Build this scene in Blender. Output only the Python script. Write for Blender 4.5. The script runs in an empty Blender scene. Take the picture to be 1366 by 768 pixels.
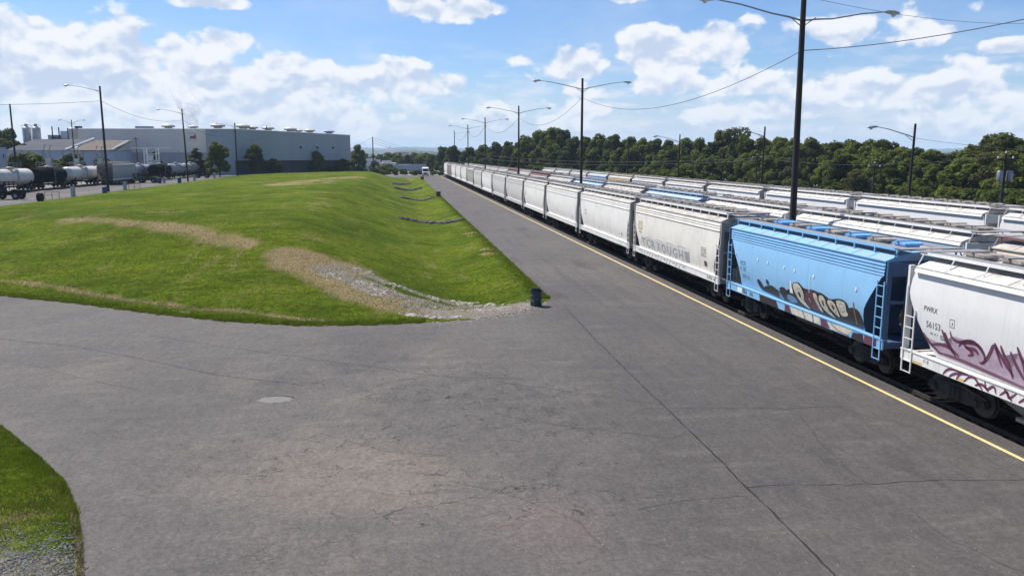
import bpy, bmesh, math, random
import numpy as np
from mathutils import Vector, Matrix
R = math.radians
random.seed(7); np.random.seed(7)
sc = bpy.context.scene
COL = sc.collection

# ------------------------------------------------------------------ camera, sun, sky, exposure
H = 8.2
TH, PS, FPX = R(9.48), R(8.10), 1060.0
cd = bpy.data.cameras.new('camera'); cam = bpy.data.objects.new('camera', cd); COL.objects.link(cam)
cam.location = (0, 0, H); cam.rotation_euler = (R(90) - TH, 0, -PS)
cd.sensor_width = 36; cd.lens = 36 * FPX / 1366; cd.clip_start = .1; cd.clip_end = 30000
sc.camera = cam
SUN = Vector((-.50, .44, 1)).normalized()
SUN_STRENGTH, SKY_STRENGTH, EXPOSURE = 4.9, .070, .55
sl = bpy.data.lights.new('sun', 'SUN'); sl.energy = SUN_STRENGTH; sl.angle = R(.5); sl.color = (1, .955, .89)
so = bpy.data.objects.new('sun', sl); COL.objects.link(so); so.rotation_euler = SUN.to_track_quat('Z', 'Y').to_euler()
vs = sc.view_settings; vs.view_transform = 'Standard'; vs.look = 'None'; vs.exposure = EXPOSURE; vs.gamma = 1; vs.use_curve_mapping = False

def pxdir(px, py):
    a = px - 683; u = 384 - py
    F = FPX * math.cos(TH) + u * math.sin(TH); Z = -FPX * math.sin(TH) + u * math.cos(TH)
    return Vector((a * math.cos(PS) + F * math.sin(PS), F * math.cos(PS) - a * math.sin(PS), Z))
def gp(px, py, z=0.):                       # ground point seen along a direction
    d = pxdir(px, py); return Vector((0, 0, H)) + d * ((z - H) / d.z)
def pd(px, py, D):                          # point at horizontal range D (along the view axis)
    d = pxdir(px, py); return Vector((0, 0, H)) + d * (D / FPX)

class NT:
    def __init__(s, tree): s.t = tree; s.n = tree.nodes; s.l = tree.links
    def new(s, typ, **kw):
        n = s.n.new(typ)
        for k, v in kw.items(): setattr(n, k, v)
        return n
    def put(s, sock, v):
        if isinstance(v, bpy.types.NodeSocket): s.l.new(v, sock)
        elif v is not None: sock.default_value = v
    def m(s, op, a, b=None, c=None, clamp=False):
        n = s.new('ShaderNodeMath', operation=op); n.use_clamp = clamp
        for i, v in enumerate((a, b, c)):
            if v is not None: s.put(n.inputs[i], v)
        return n.outputs[0]
    def vm(s, op, a, b=None):
        n = s.new('ShaderNodeVectorMath', operation=op); s.put(n.inputs[0], a)
        if b is not None: s.put(n.inputs[1], b)
        return n.outputs['Value'] if op == 'LENGTH' else n.outputs[0]
    def noise(s, vec, scale, detail=4, rough=.55, dist=0):
        n = s.new('ShaderNodeTexNoise'); s.put(n.inputs['Vector'], vec)
        n.inputs['Scale'].default_value = scale; n.inputs['Detail'].default_value = detail
        n.inputs['Roughness'].default_value = rough; n.inputs['Distortion'].default_value = dist
        return n.outputs['Fac']
    def ss(s, v, a, b, c=0., d=1.):
        n = s.new('ShaderNodeMapRange', interpolation_type='SMOOTHSTEP'); s.put(n.inputs['Value'], v)
        n.inputs['From Min'].default_value = a; n.inputs['From Max'].default_value = b
        n.inputs['To Min'].default_value = c; n.inputs['To Max'].default_value = d
        return n.outputs[0]
    def mix(s, f, a, b, mode='MIX'):
        n = s.new('ShaderNodeMix', data_type='RGBA', blend_type=mode)
        s.put(n.inputs[0], f)
        for k, v in ((6, a), (7, b)):
            s.put(n.inputs[k], v if isinstance(v, bpy.types.NodeSocket) else (tuple(v) + (1,))[:4])
        return n.outputs[2]
    def map(s, vec, scale=(1, 1, 1), loc=(0, 0, 0)):
        n = s.new('ShaderNodeMapping'); s.put(n.inputs['Vector'], vec)
        n.inputs['Scale'].default_value = scale
        if isinstance(loc, bpy.types.NodeSocket): s.l.new(loc, n.inputs['Location'])
        else: n.inputs['Location'].default_value = loc
        return n.outputs[0]

# world: physical sky with a procedural deck of cumulus in direction space
w = bpy.data.worlds.new('World'); sc.world = w; w.use_nodes = True
t = NT(w.node_tree); t.n.clear()
sky = t.new('ShaderNodeTexSky', sky_type='NISHITA'); sky.sun_disc = False
sky.sun_elevation = math.asin(SUN.z); sky.sun_rotation = math.atan2(SUN.x, SUN.y)
sky.air_density = 1.0; sky.dust_density = .6; sky.ozone_density = 1.6
tc = t.new('ShaderNodeTexCoord').outputs['Generated']
sx = t.new('ShaderNodeSeparateXYZ'); t.put(sx.inputs[0], tc)
az = t.m('ARCTAN2', sx.outputs[0], sx.outputs[1]); el = t.m('ARCSINE', sx.outputs[2])
cb = t.new('ShaderNodeCombineXYZ'); t.put(cb.inputs[0], az); t.put(cb.inputs[1], el); uv = cb.outputs[0]
CLOUD_T = .92
CL = [(60,95,190,80,1.0),(40,45,80,32,.9),(165,78,130,38,.9),(300,55,52,24,.85),(250,115,170,42,.95),(400,103,85,36,.95),(500,112,95,34,.95),
 (330,150,340,46,.75),(600,118,62,26,.7),(640,100,20,12,.4),(285,2,62,12,.9),(610,14,95,17,.9),(560,0,60,12,.7),(830,0,38,9,.8),
 (905,68,88,36,1.05),(772,92,48,32,.85),(700,78,30,10,.4),(770,120,70,28,.75),(1120,40,120,32,.62),(1215,40,60,28,.5),(1348,62,44,12,1.0),(1300,95,110,30,.6),
 (1210,118,180,34,.7),(960,110,150,26,.62),(1010,150,180,26,.6),(1200,165,200,26,.55),(850,150,170,26,.55),(620,160,180,30,.5),(90,160,200,36,.6),
 (-250,110,220,80,.9),(1600,90,230,60,.8),(1500,150,200,40,.6),(-600,100,260,70,.9),(2000,100,250,60,.8)]
def azel(px, py):
    d = pxdir(px, py).normalized(); return math.atan2(d.x, d.y), math.asin(d.z)
D = None
for (px, py, rx, ry, a) in CL:
    u0, v0 = azel(px, py)
    q = t.vm('MULTIPLY', t.vm('SUBTRACT', uv, (u0, v0, 0)), (FPX / rx, FPX / ry, 0))
    d = t.m('SUBTRACT', 1, t.m('MULTIPLY', t.vm('LENGTH', q), .72)); d = t.m('MULTIPLY', d, a)
    D = d if D is None else t.m('MAXIMUM', D, d)
D = t.m('MAXIMUM', D, -.35)
# far round the rest of the sky, loose clouds
oth = t.ss(t.m('ABSOLUTE', az), .75, 1.3); far = t.m('MULTIPLY', oth, .42)
D = t.m('ADD', D, t.m('MULTIPLY', far, 1.1))
warp = t.new('ShaderNodeTexNoise'); t.put(warp.inputs['Vector'], uv); warp.inputs['Scale'].default_value = 22; warp.inputs['Detail'].default_value = 3
p1 = t.vm('ADD', t.map(uv, (1, 1.45, 1)), t.vm('MULTIPLY', t.vm('SUBTRACT', warp.outputs['Color'], (.5,.5,.5)), (.022,.022,0)))
def vor(vec, sc):
    v = t.new('ShaderNodeTexVoronoi', feature='SMOOTH_F1'); t.put(v.inputs['Vector'], vec)
    v.inputs['Scale'].default_value = sc; v.inputs['Smoothness'].default_value = .35
    return t.m('SUBTRACT', 1, v.outputs['Distance'])
def field(vec):        # puffy heads: nested cells plus soft noise
    f = t.m('MULTIPLY', vor(vec, 15), .50); f = t.m('ADD', f, t.m('MULTIPLY', vor(vec, 36), .24)); f = t.m('ADD', f, t.m('MULTIPLY', vor(vec, 90), .07))
    return t.m('ADD', f, t.m('MULTIPLY', t.noise(vec, 28, 8, .57), .60))
f0 = field(p1); f1 = field(t.vm('ADD', p1, (-.003, .013, 0)))
dens = t.m('ADD', t.m('MULTIPLY', D, .80), t.m('SUBTRACT', f0, CLOUD_T))
mask = t.ss(dens, .01, .15)
core = t.ss(dens, .10, .60)
lit = t.m('ADD', t.m('MULTIPLY', t.m('SUBTRACT', f0, f1), 3.2), .70)
lit = t.m('SUBTRACT', lit, t.m('MULTIPLY', core, .28), clamp=True)
lit = t.m('SUBTRACT', lit, t.m('MULTIPLY', t.ss(t.noise(uv, 11, 3, .5), .45, .7), .25), clamp=True)
lit = t.ss(lit, .12, .85)
ccol = t.mix(lit, (5.7, 6.6, 8.3), (9.3, 9.45, 9.8))
# flat thin layers of cloud and the pale veil low over the horizon
lowl = t.ss(t.noise(t.map(uv, (1, 4.2, 1), (3, 1, 0)), 17, 8, .62, .3), .42, .68)
low = t.m('MULTIPLY', t.m('MULTIPLY', lowl, t.ss(el, .16, .05)), t.m('MULTIPLY', t.ss(el, -.01, .03, .45, 1), .62))
veil = t.ss(el, .13, .0, .0, .86); veil = t.m('POWER', veil, 1.25)
thin = t.ss(t.noise(t.map(uv, (1, 2.2, 1), (9, 2, 0)), 6, 6, .6), .42, .75, 0, .35)
skyc = t.mix(1, sky.outputs[0], (.82, 1.04, 1.38), 'MULTIPLY')
base = t.mix(t.m('MAXIMUM', veil, t.m('MULTIPLY', thin, t.ss(el, .5, .2))), skyc, (6.1, 7.2, 8.9))
base = t.mix(low, base, (8.3, 8.7, 9.4))
up = t.ss(el, .45, .9, 1, .25)
fade = t.ss(el, .0, .10, .62, 1)
allc = t.mix(t.m('MULTIPLY', t.m('MULTIPLY', t.m('MULTIPLY', mask, .95), up), fade), base, ccol)
bg = t.new('ShaderNodeBackground'); t.put(bg.inputs[0], allc); bg.inputs[1].default_value = SKY_STRENGTH
w.cycles.sampling_method = 'MANUAL'; w.cycles.sample_map_resolution = 512
wo = t.new('ShaderNodeOutputWorld'); t.l.new(bg.outputs[0], wo.inputs[0])

# ------------------------------------------------------------------ helpers
class MB:
    def __init__(s): s.v = []; s.f = []
    def add(s, vs, fs):
        o = len(s.v); s.v += [tuple(v) for v in vs]; s.f += [tuple(i + o for i in f) for f in fs]
    def box(s, x0, x1, y0, y1, z0, z1):
        s.add([(x0,y0,z0),(x1,y0,z0),(x1,y1,z0),(x0,y1,z0),(x0,y0,z1),(x1,y0,z1),(x1,y1,z1),(x0,y1,z1)],
              [(3,2,1,0),(4,5,6,7),(0,1,5,4),(1,2,6,5),(2,3,7,6),(3,0,4,7)])
    def tube(s, pts, r, seg=6, cap=True):
        pts = [Vector(p) for p in pts]; rr = r if isinstance(r, (list, tuple)) else [r] * len(pts)
        vs = []; n = len(pts)
        for i, p in enumerate(pts):
            d = (pts[min(i + 1, n - 1)] - pts[max(i - 1, 0)]).normalized()
            a = d.cross(Vector((0, 0, 1)) if abs(d.z) < .95 else Vector((1, 0, 0))).normalized(); b = d.cross(a)
            for k in range(seg):
                th = 2 * math.pi * k / seg; vs.append(p + (a * math.cos(th) + b * math.sin(th)) * rr[i])
        fs = [(i*seg+k, i*seg+(k+1)%seg, (i+1)*seg+(k+1)%seg, (i+1)*seg+k) for i in range(n-1) for k in range(seg)]
        if cap: fs += [tuple(range(seg)), tuple((n-1)*seg + k for k in reversed(range(seg)))]
        s.add(vs, fs)
    def bar(s, p, q, w, h=None): s.tube([p, q], w * .7, 4)
    def prism(s, poly, axis, a, b):            # poly of 2-tuples extruded along axis 'x' or 'y' or 'z'
        def mk(u, v, c): return {'x': (c, u, v), 'y': (u, c, v), 'z': (u, v, c)}[axis]
        n = len(poly); vs = [mk(u, v, a) for u, v in poly] + [mk(u, v, b) for u, v in poly]
        s.add(vs, [tuple(range(n)), tuple(range(2*n-1, n-1, -1))] + [(i, n+i, n+(i+1)%n, (i+1)%n) for i in range(n)])
    def lathe(s, prof, axis='z', o=(0,0,0), seg=20):
        vs = []; n = len(prof)
        for (r, h) in prof:
            for k in range(seg):
                c, q = r * math.cos(2*math.pi*k/seg), r * math.sin(2*math.pi*k/seg)
                v = {'z': (c, q, h), 'y': (c, h, q), 'x': (h, c, q)}[axis]
                vs.append((v[0]+o[0], v[1]+o[1], v[2]+o[2]))
        fs = [(i*seg+k, i*seg+(k+1)%seg, (i+1)*seg+(k+1)%seg, (i+1)*seg+k) for i in range(n-1) for k in range(seg)]
        fs += [tuple(range(seg)), tuple((n-1)*seg + k for k in range(seg))]
        s.add(vs, fs)
    def mesh(s, name, mat, smooth=False, fix=True):
        me = bpy.data.meshes.new(name); me.from_pydata(s.v, [], s.f)
        if fix:
            bm = bmesh.new(); bm.from_mesh(me); bmesh.ops.recalc_face_normals(bm, faces=bm.faces); bm.to_mesh(me); bm.free()
        if smooth:
            me.polygons.foreach_set('use_smooth', [True] * len(me.polygons))
            try: me.set_sharp_from_angle(angle=R(38))
            except Exception: pass
        if mat: me.materials.append(mat)
        return me
    def build(s, name, mat, parent=None, smooth=False, fix=True): return ob(name, s.mesh(name, mat, smooth, fix), parent)
def ob(name, me, parent=None):
    o = bpy.data.objects.new(name, me); COL.objects.link(o)
    if parent: o.parent = parent
    return o
def thing(name, label, cat, loc=(0,0,0), rz=0, group=None):
    o = bpy.data.objects.new(name, None); COL.objects.link(o); o.location = loc; o.rotation_euler = (0, 0, rz)
    o.empty_display_size = .1
    return tag(o, label, cat, group)
def tag(o, label, cat, group=None):
    o['label'] = label; o['category'] = cat
    if group: o['group'] = group
    return o
def struct(o, kind='structure'): o['kind'] = kind; return o
def dup(o, parent=None, loc=None, label=None, group=None):
    c = o.copy(); COL.objects.link(c)
    if parent: c.parent = parent
    if loc is not None: c.location = loc
    if label: c['label'] = label
    if group: c['group'] = group
    for ch in list(o.children): dup(ch, c)
    return c
def sstep(x): x = max(0., min(1., x)); return x * x * (3 - 2 * x)
def interp(x, xs, ys): return float(np.interp(x, xs, ys))

# ------------------------------------------------------------------ materials
def mat(name): m = bpy.data.materials.new(name); m.use_nodes = True; t = NT(m.node_tree); return m, t, t.n['Principled BSDF']
def shifted(t):
    tc = t.new('ShaderNodeTexCoord').outputs['Object']; oi = t.new('ShaderNodeObjectInfo').outputs['Random']
    c = t.new('ShaderNodeCombineXYZ'); k = t.m('MULTIPLY', oi, 90)
    for i in range(3): t.put(c.inputs[i], k)
    return t.map(tc, loc=c.outputs[0])
def simple(name, c, c2=None, scale=3, rough=.6, metal=0, bump=0, stretch=(1,1,1)):
    m, t, p = mat(name); v = t.map(shifted(t), stretch)
    c2 = c2 or tuple(x * .6 for x in c)
    n = t.noise(v, scale, 6, .65); f = t.ss(n, .35, .7)
    t.put(p.inputs['Base Color'], t.mix(f, c, c2)); p.inputs['Roughness'].default_value = rough; p.inputs['Metallic'].default_value = metal
    if bump:
        b = t.new('ShaderNodeBump'); b.inputs['Strength'].default_value = bump; b.inputs['Distance'].default_value = .03
        t.put(b.inputs['Height'], n); t.l.new(b.outputs[0], p.inputs['Normal'])
    return m
def paint(name, c, grime=(.16,.14,.12), amount=.5, rough=.45, rust=.0):
    m, t, p = mat(name); v = shifted(t)
    streak = t.noise(t.map(v, (3, 5, .35)), 1.6, 7, .65)
    blot = t.noise(v, .7, 5, .6); fine = t.noise(v, 14, 4, .6)
    tc = t.new('ShaderNodeTexCoord').outputs['Object']; s = t.new('ShaderNodeSeparateXYZ'); t.put(s.inputs[0], tc)
    low = t.ss(s.outputs[2], 2.6, 1.1)         # splash dirt thrown up from the wheels
    f = t.m('ADD', t.ss(streak, .5, .78, 0, .55), t.m('MULTIPLY', t.ss(blot, .4, .75), .28))
    f = t.m('ADD', f, t.m('MULTIPLY', low, t.ss(streak, .3, .7, .05, .5)))
    f = t.m('MULTIPLY', f, amount, clamp=True)
    tint = t.mix(t.ss(fine, .3, .8, 0, .12), c, tuple(x * .8 for x in c))
    col = t.mix(f, tint, grime)
    if rust:
        sp = t.ss(t.noise(t.map(v, (2.2, 2.2, .8)), 2.3, 8, .7), .66, .74); col = t.mix(t.m('MULTIPLY', sp, rust), col, (.16, .07, .035))
    t.put(p.inputs['Base Color'], col); p.inputs['Roughness'].default_value = rough
    # sheet seams of welded side plates
    b = t.new('ShaderNodeBump'); b.inputs['Strength'].default_value = .25; b.inputs['Distance'].default_value = .012
    t.put(b.inputs['Height'], t.noise(t.map(v, (1, .6, 1)), 1.5, 2)); t.l.new(b.outputs[0], p.inputs['Normal'])
    return m
M = {}
M['white'] = paint('white_paint', (.76,.735,.69), amount=.60, rust=.12)
M['nearwhite'] = paint('chalky_white_paint', (.68,.665,.64), amount=.36)
M['cream'] = paint('cream_paint', (.73,.695,.62), amount=.6, rust=.2)
M['grey'] = paint('light_grey_paint', (.58,.56,.535), amount=.55)
M['beige'] = paint('grey_beige_paint', (.40,.37,.34), amount=.6)
M['blue'] = paint('light_blue_paint', (.235,.465,.695), grime=(.13,.17,.21), amount=.42, rust=.6)
M['paleblue'] = paint('pale_blue_paint', (.36,.50,.66), amount=.3)
M['tan'] = paint('tan_paint', (.62,.50,.31), amount=.4)
M['brownred'] = paint('maroon_paint', (.20,.075,.06), amount=.5)
M['brown'] = paint('grey_brown_paint', (.23,.19,.165), amount=.6)
M['frame_w'] = paint('weathered_frame_paint', (.36,.34,.32), amount=.8)
M['frame_b'] = paint('shaded_blue_frame_paint', (.035,.095,.20), amount=.4)  # shade on the car ends worked into this darker blue
M['slope_w'] = simple('shaded_slope_sheet', (.20,.18,.16), (.12,.105,.095), 2, .7)  # all three slope sheets darkened: shade at the car ends put into the colour
M['slope_b'] = simple('shaded_blue_slope_sheet', (.035,.075,.15), (.03,.05,.09), 2, .6)
M['slope_n'] = simple('shaded_grey_slope_sheet', (.34,.335,.33), (.2,.19,.18), 2, .6)
M['white_trim'] = paint('white_trim_paint', (.72,.71,.68), amount=.4)
M['blue_trim'] = paint('blue_trim_paint', (.19,.42,.66), amount=.3)
M['roof'] = simple('weathered_roof_steel', (.46,.43,.39), (.27,.235,.20), 2.2, .6, stretch=(1,.4,1))
M['roof_p'] = simple('pale_blue_roof_steel', (.34,.46,.60), (.36,.38,.40), 1.6, .55)
M['roof_w'] = simple('white_roof_steel', (.62,.60,.56), (.36,.33,.29), 2.0, .55)
M['roof_b'] = simple('blue_roof_steel', (.18,.40,.62), (.26,.32,.38), 1.6, .5)
M['grating'] = simple('walkway_grating', (.25,.245,.24), (.16,.15,.145), 9, .7)
M['hatch'] = simple('hatch_steel', (.38,.34,.29), (.15,.12,.10), 4, .6)
M['hatch_b'] = simple('blue_hatch_steel', (.17,.40,.66), (.14,.30,.5), 4, .5)
M['rust'] = simple('rusty_steel', (.10,.075,.06), (.045,.035,.03), 5, .85, bump=.3)
M['black'] = simple('black_iron', (.022,.021,.021), (.04,.035,.03), 4, .7)
M['wheel'] = simple('wheel_steel', (.035,.028,.024), (.015,.013,.011), 8, .6)
M['pole'] = simple('dark_timber_pole', (.030,.025,.022), (.016,.014,.012), 6, .9, bump=.4, stretch=(8,8,.6))
M['galv'] = simple('galvanised_steel', (.30,.31,.32), (.20,.21,.22), 9, .45, .6)
M['lamp'] = simple('lamp_housing', (.42,.44,.45), (.28,.29,.3), 5, .45, .3)
M['lens'] = simple('lamp_glass', (.70,.72,.72), (.5,.52,.52), 5, .15)
M['wire'] = simple('black_cable', (.03,.03,.032), None, 3, .7)
M['tank_w'] = paint('dirty_white_tank', (.62,.58,.50), grime=(.10,.08,.06), amount=.8)
M['tank_k'] = paint('black_tank', (.010,.010,.011), grime=(.03,.027,.024), amount=.4, rough=.75)
M['tank_g'] = paint('silver_grey_tank', (.29,.30,.31), grime=(.14,.13,.12), amount=.6)
M['stone'] = simple('pale_field_stone', (.40,.36,.31), (.13,.11,.09), 1.1, .9, bump=.5)
M['dstone'] = simple('dark_riprap_stone', (.10,.092,.085), (.045,.042,.04), 3, .9, bump=.5)
M['bin'] = simple('dark_green_steel_bin', (.022,.036,.040), (.04,.05,.052), 6, .55)
M['binliner'] = simple('black_bin_liner', (.012,.012,.013), None, 6, .3)
M['bluebin'] = simple('blue_plastic', (.03,.08,.2), None, 6, .5)
M['yellow'] = simple('yellow_machine_paint', (.62,.42,.05), (.4,.26,.05), 3, .5)
M['green'] = simple('dark_green_machine_paint', (.03,.07,.03), None, 3, .5)
M['rubber'] = simple('rubber', (.015,.015,.015), None, 6, .8)
M['concrete'] = simple('pale_concrete', (.42,.41,.39), (.3,.29,.27), 1.5, .85)
M['trunk'] = simple('bark', (.09,.07,.055), (.04,.032,.026), 6, .9, bump=.5, stretch=(3,3,.6))
M['glass'] = simple('dark_window_glass', (.02,.025,.03), None, 3, .1)

def siding(name, c, c2, wave=2.2):
    m, t, p = mat(name); tc = t.new('ShaderNodeTexCoord').outputs['Object']
    wv = t.new('ShaderNodeTexWave', bands_direction='X'); t.put(wv.inputs['Vector'], tc); wv.inputs['Scale'].default_value = wave
    n = t.noise(t.map(tc, (.08, .08, .02)), 1.2, 6, .6)
    t.put(p.inputs['Base Color'], t.mix(t.ss(n, .35, .7), c, c2)); p.inputs['Roughness'].default_value = .85; p.inputs['Specular IOR Level'].default_value = .15
    b = t.new('ShaderNodeBump'); b.inputs['Strength'].default_value = .5; b.inputs['Distance'].default_value = .06
    t.put(b.inputs['Height'], wv.outputs['Fac']); t.l.new(b.outputs[0], p.inputs['Normal'])
    return m
M['wall_beige'] = siding('beige_metal_siding', (.76,.69,.61), (.68,.62,.55))
M['wall_grey'] = siding('grey_metal_siding', (.42,.43,.455), (.37,.385,.41))
M['wall_blue'] = siding('pale_blue_grey_siding', (.40,.445,.51), (.34,.38,.44))
M['wall_white'] = siding('white_siding', (.66,.67,.68), (.55,.56,.57))
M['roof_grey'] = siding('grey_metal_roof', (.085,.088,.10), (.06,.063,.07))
M['roof_tan'] = simple('brown_gravel_roof', (.115,.095,.07), (.08,.068,.05), .6, .95)
M['silo'] = simple('silo_steel', (.52,.49,.45), (.40,.38,.35), .8, .5)

def asphalt_mat():
    m, t, p = mat('asphalt'); tc = t.new('ShaderNodeTexCoord').outputs['Object']
    g = t.noise(tc, 38, 3, .8); g2 = t.noise(tc, 9, 5, .7); big = t.noise(tc, .16, 6, .6, .4); mid = t.noise(t.map(tc, (1, .45, 1)), .6, 6, .65)
    dust = t.ss(t.noise(t.map(tc, (1,1,1), (13, 4, 0)), .13, 7, .62, .6), .47, .68)
    s = t.new('ShaderNodeSeparateXYZ'); t.put(s.inputs[0], tc)
    right = t.ss(t.m('ADD', s.outputs[0], t.m('MULTIPLY', s.outputs[1], -.06)), 3.5, 6.5)      # newer, darker strip of paving beside the seam
    near = t.ss(s.outputs[1], 60, 20)
    col = t.mix(t.ss(big, .3, .7), (.098,.0915,.088), (.130,.122,.116))
    col = t.mix(t.m('MULTIPLY', t.m('MULTIPLY', right, near), .75), col, (.076,.071,.069))
    col = t.mix(t.m('MULTIPLY', t.ss(mid, .5, .8), .4), col, (.066,.063,.064))
    dl = t.ss(t.m('ADD', s.outputs[0], t.m('MULTIPLY', s.outputs[1], -.1)), 2.0, -2.5)
    dn = t.m('MULTIPLY', dust, t.m('ADD', t.m('MULTIPLY', t.m('MULTIPLY', dl, near), .62), .16))
    col = t.mix(dn, col, (.178,.160,.140))
    spot = t.ss(t.vm('LENGTH', t.vm('MULTIPLY', t.vm('SUBTRACT', tc, (-.9, 20.0, 0)), (.36, .33, 0))), 1.1, .2)   # sandy patch
    col = t.mix(t.m('MULTIPLY', spot, t.ss(g2, .35, .6, .1, .6)), col, (.235,.195,.155))
    spot = t.ss(t.vm('LENGTH', t.vm('MULTIPLY', t.vm('SUBTRACT', tc, (3.2, 16.4, 0)), (.5, .4, 0))), 1.2, .2)
    col = t.mix(t.m('MULTIPLY', spot, t.ss(g2, .35, .6, .1, .5)), col, (.17,.135,.125))
    col = t.mix(t.ss(g, .2, .8, 0, .38), col, (.040,.038,.040)); col = t.mix(t.ss(g, .62, .86, 0, .42), col, (.30,.29,.28))
    gm = t.noise(tc, 13, 3, .75); col = t.mix(t.ss(gm, .52, .72, 0, .32), col, (.055,.052,.053)); col = t.mix(t.ss(gm, .46, .28, 0, .30), col, (.185,.178,.168))
    st = t.noise(t.map(tc, (.35, 1.6, 1), (5, 2, 0)), .8, 6, .65); col = t.mix(t.m('MULTIPLY', t.ss(st, .52, .72), .35), col, (.165,.155,.142)); col = t.mix(t.m('MULTIPLY', t.ss(st, .46, .3), .4), col, (.062,.059,.061))
    lane = t.noise(t.map(tc, (1.1, .05, 1), (2, 2, 0)), 1.0, 5, .6); lw = t.ss(s.outputs[0], 7.5, 9.5); col = t.mix(t.m('MULTIPLY', t.m('MULTIPLY', t.ss(lane, .5, .66), lw), .4), col, (.058,.055,.056))
    by = t.ss(s.outputs[0], 16.85, 17.0, 0, .5); col = t.mix(by, col, (.058,.052,.050))
    blob = t.noise(t.map(tc, (1, .3, 1), (7, 1, 0)), .35, 5, .62); col = t.mix(t.m('MULTIPLY', t.m('MULTIPLY', t.ss(blob, .60, .66), lw), .55), col, (.050,.047,.047))
    # alligator cracking inside worn zones
    wn_ = t.new('ShaderNodeTexNoise'); t.put(wn_.inputs['Vector'], tc); wn_.inputs['Scale'].default_value = 2.6; wn_.inputs['Detail'].default_value = 6; wn_.inputs['Roughness'].default_value = .7
    vo = t.new('ShaderNodeTexVoronoi', feature='DISTANCE_TO_EDGE'); wv = t.vm('ADD', t.map(tc, (1, 1.35, 1)), t.vm('MULTIPLY', wn_.outputs['Color'], (.42,.42,0)))
    t.put(vo.inputs['Vector'], wv); vo.inputs['Scale'].default_value = 1.5
    vo2 = t.new('ShaderNodeTexVoronoi', feature='DISTANCE_TO_EDGE'); t.put(vo2.inputs['Vector'], wv); vo2.inputs['Scale'].default_value = 3.6
    zone = t.noise(t.map(tc, (.8, 1, 1), (3, 7, 0)), .17, 4, .6)
    ctr = t.ss(t.vm('LENGTH', t.vm('MULTIPLY', t.vm('SUBTRACT', tc, (1.0, 23.5, 0)), (.105, .08, 0))), 1.2, .35)
    za = t.m('MULTIPLY', t.ss(zone, .34, .52), ctr); zb = t.m('MULTIPLY', t.ss(zone, .48, .60), ctr)
    wid = t.noise(tc, 1.2, 3, .6)
    c1 = t.m('MULTIPLY', t.m('LESS_THAN', vo.outputs['Distance'], t.m('MULTIPLY', t.ss(wid, .44, .68), .017)), za)
    c2 = t.m('MULTIPLY', t.m('LESS_THAN', vo2.outputs['Distance'], t.m('MULTIPLY', t.ss(wid, .42, .66), .032)), zb)
    cr = t.m('MAXIMUM', c1, c2)
    col = t.mix(t.m('MULTIPLY', cr, .72), col, (.018,.017,.017))
    gr = t.noise(tc, 7.5, 7, .88); gr2 = t.noise(t.map(tc, (1.0, .5, 1), (4, 4, 0)), 3.0, 7, .82)
    k = t.m('MULTIPLY', t.ss(gr, .36, .64, .72, 1.20), t.ss(gr2, .34, .66, .84, 1.12))
    kc = t.new('ShaderNodeCombineXYZ')
    for i in range(3): t.put(kc.inputs[i], t.m('MULTIPLY', k, (.955, .915, .865)[i]))
    col = t.mix(1, col, kc.outputs[0], 'MULTIPLY')
    chip = t.ss(t.noise(t.map(tc, (1,1,1), (8,8,0)), 16, 2, .5), .70, .74, 0, .55); col = t.mix(chip, col, (.36,.34,.31))
    col = t.mix(t.m('MULTIPLY', cr, .35), col, (.018,.017,.017))
    t.put(p.inputs['Base Color'], col); p.inputs['Roughness'].default_value = .88; p.inputs['Specular IOR Level'].default_value = .3
    b = t.new('ShaderNodeBump'); b.inputs['Strength'].default_value = .55; b.inputs['Distance'].default_value = .012
    t.put(b.inputs['Height'], t.m('SUBTRACT', t.m('ADD', g, t.m('MULTIPLY', g2, .6)), cr)); t.l.new(b.outputs[0], p.inputs['Normal'])
    return m
M['asphalt'] = asphalt_mat()
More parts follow.
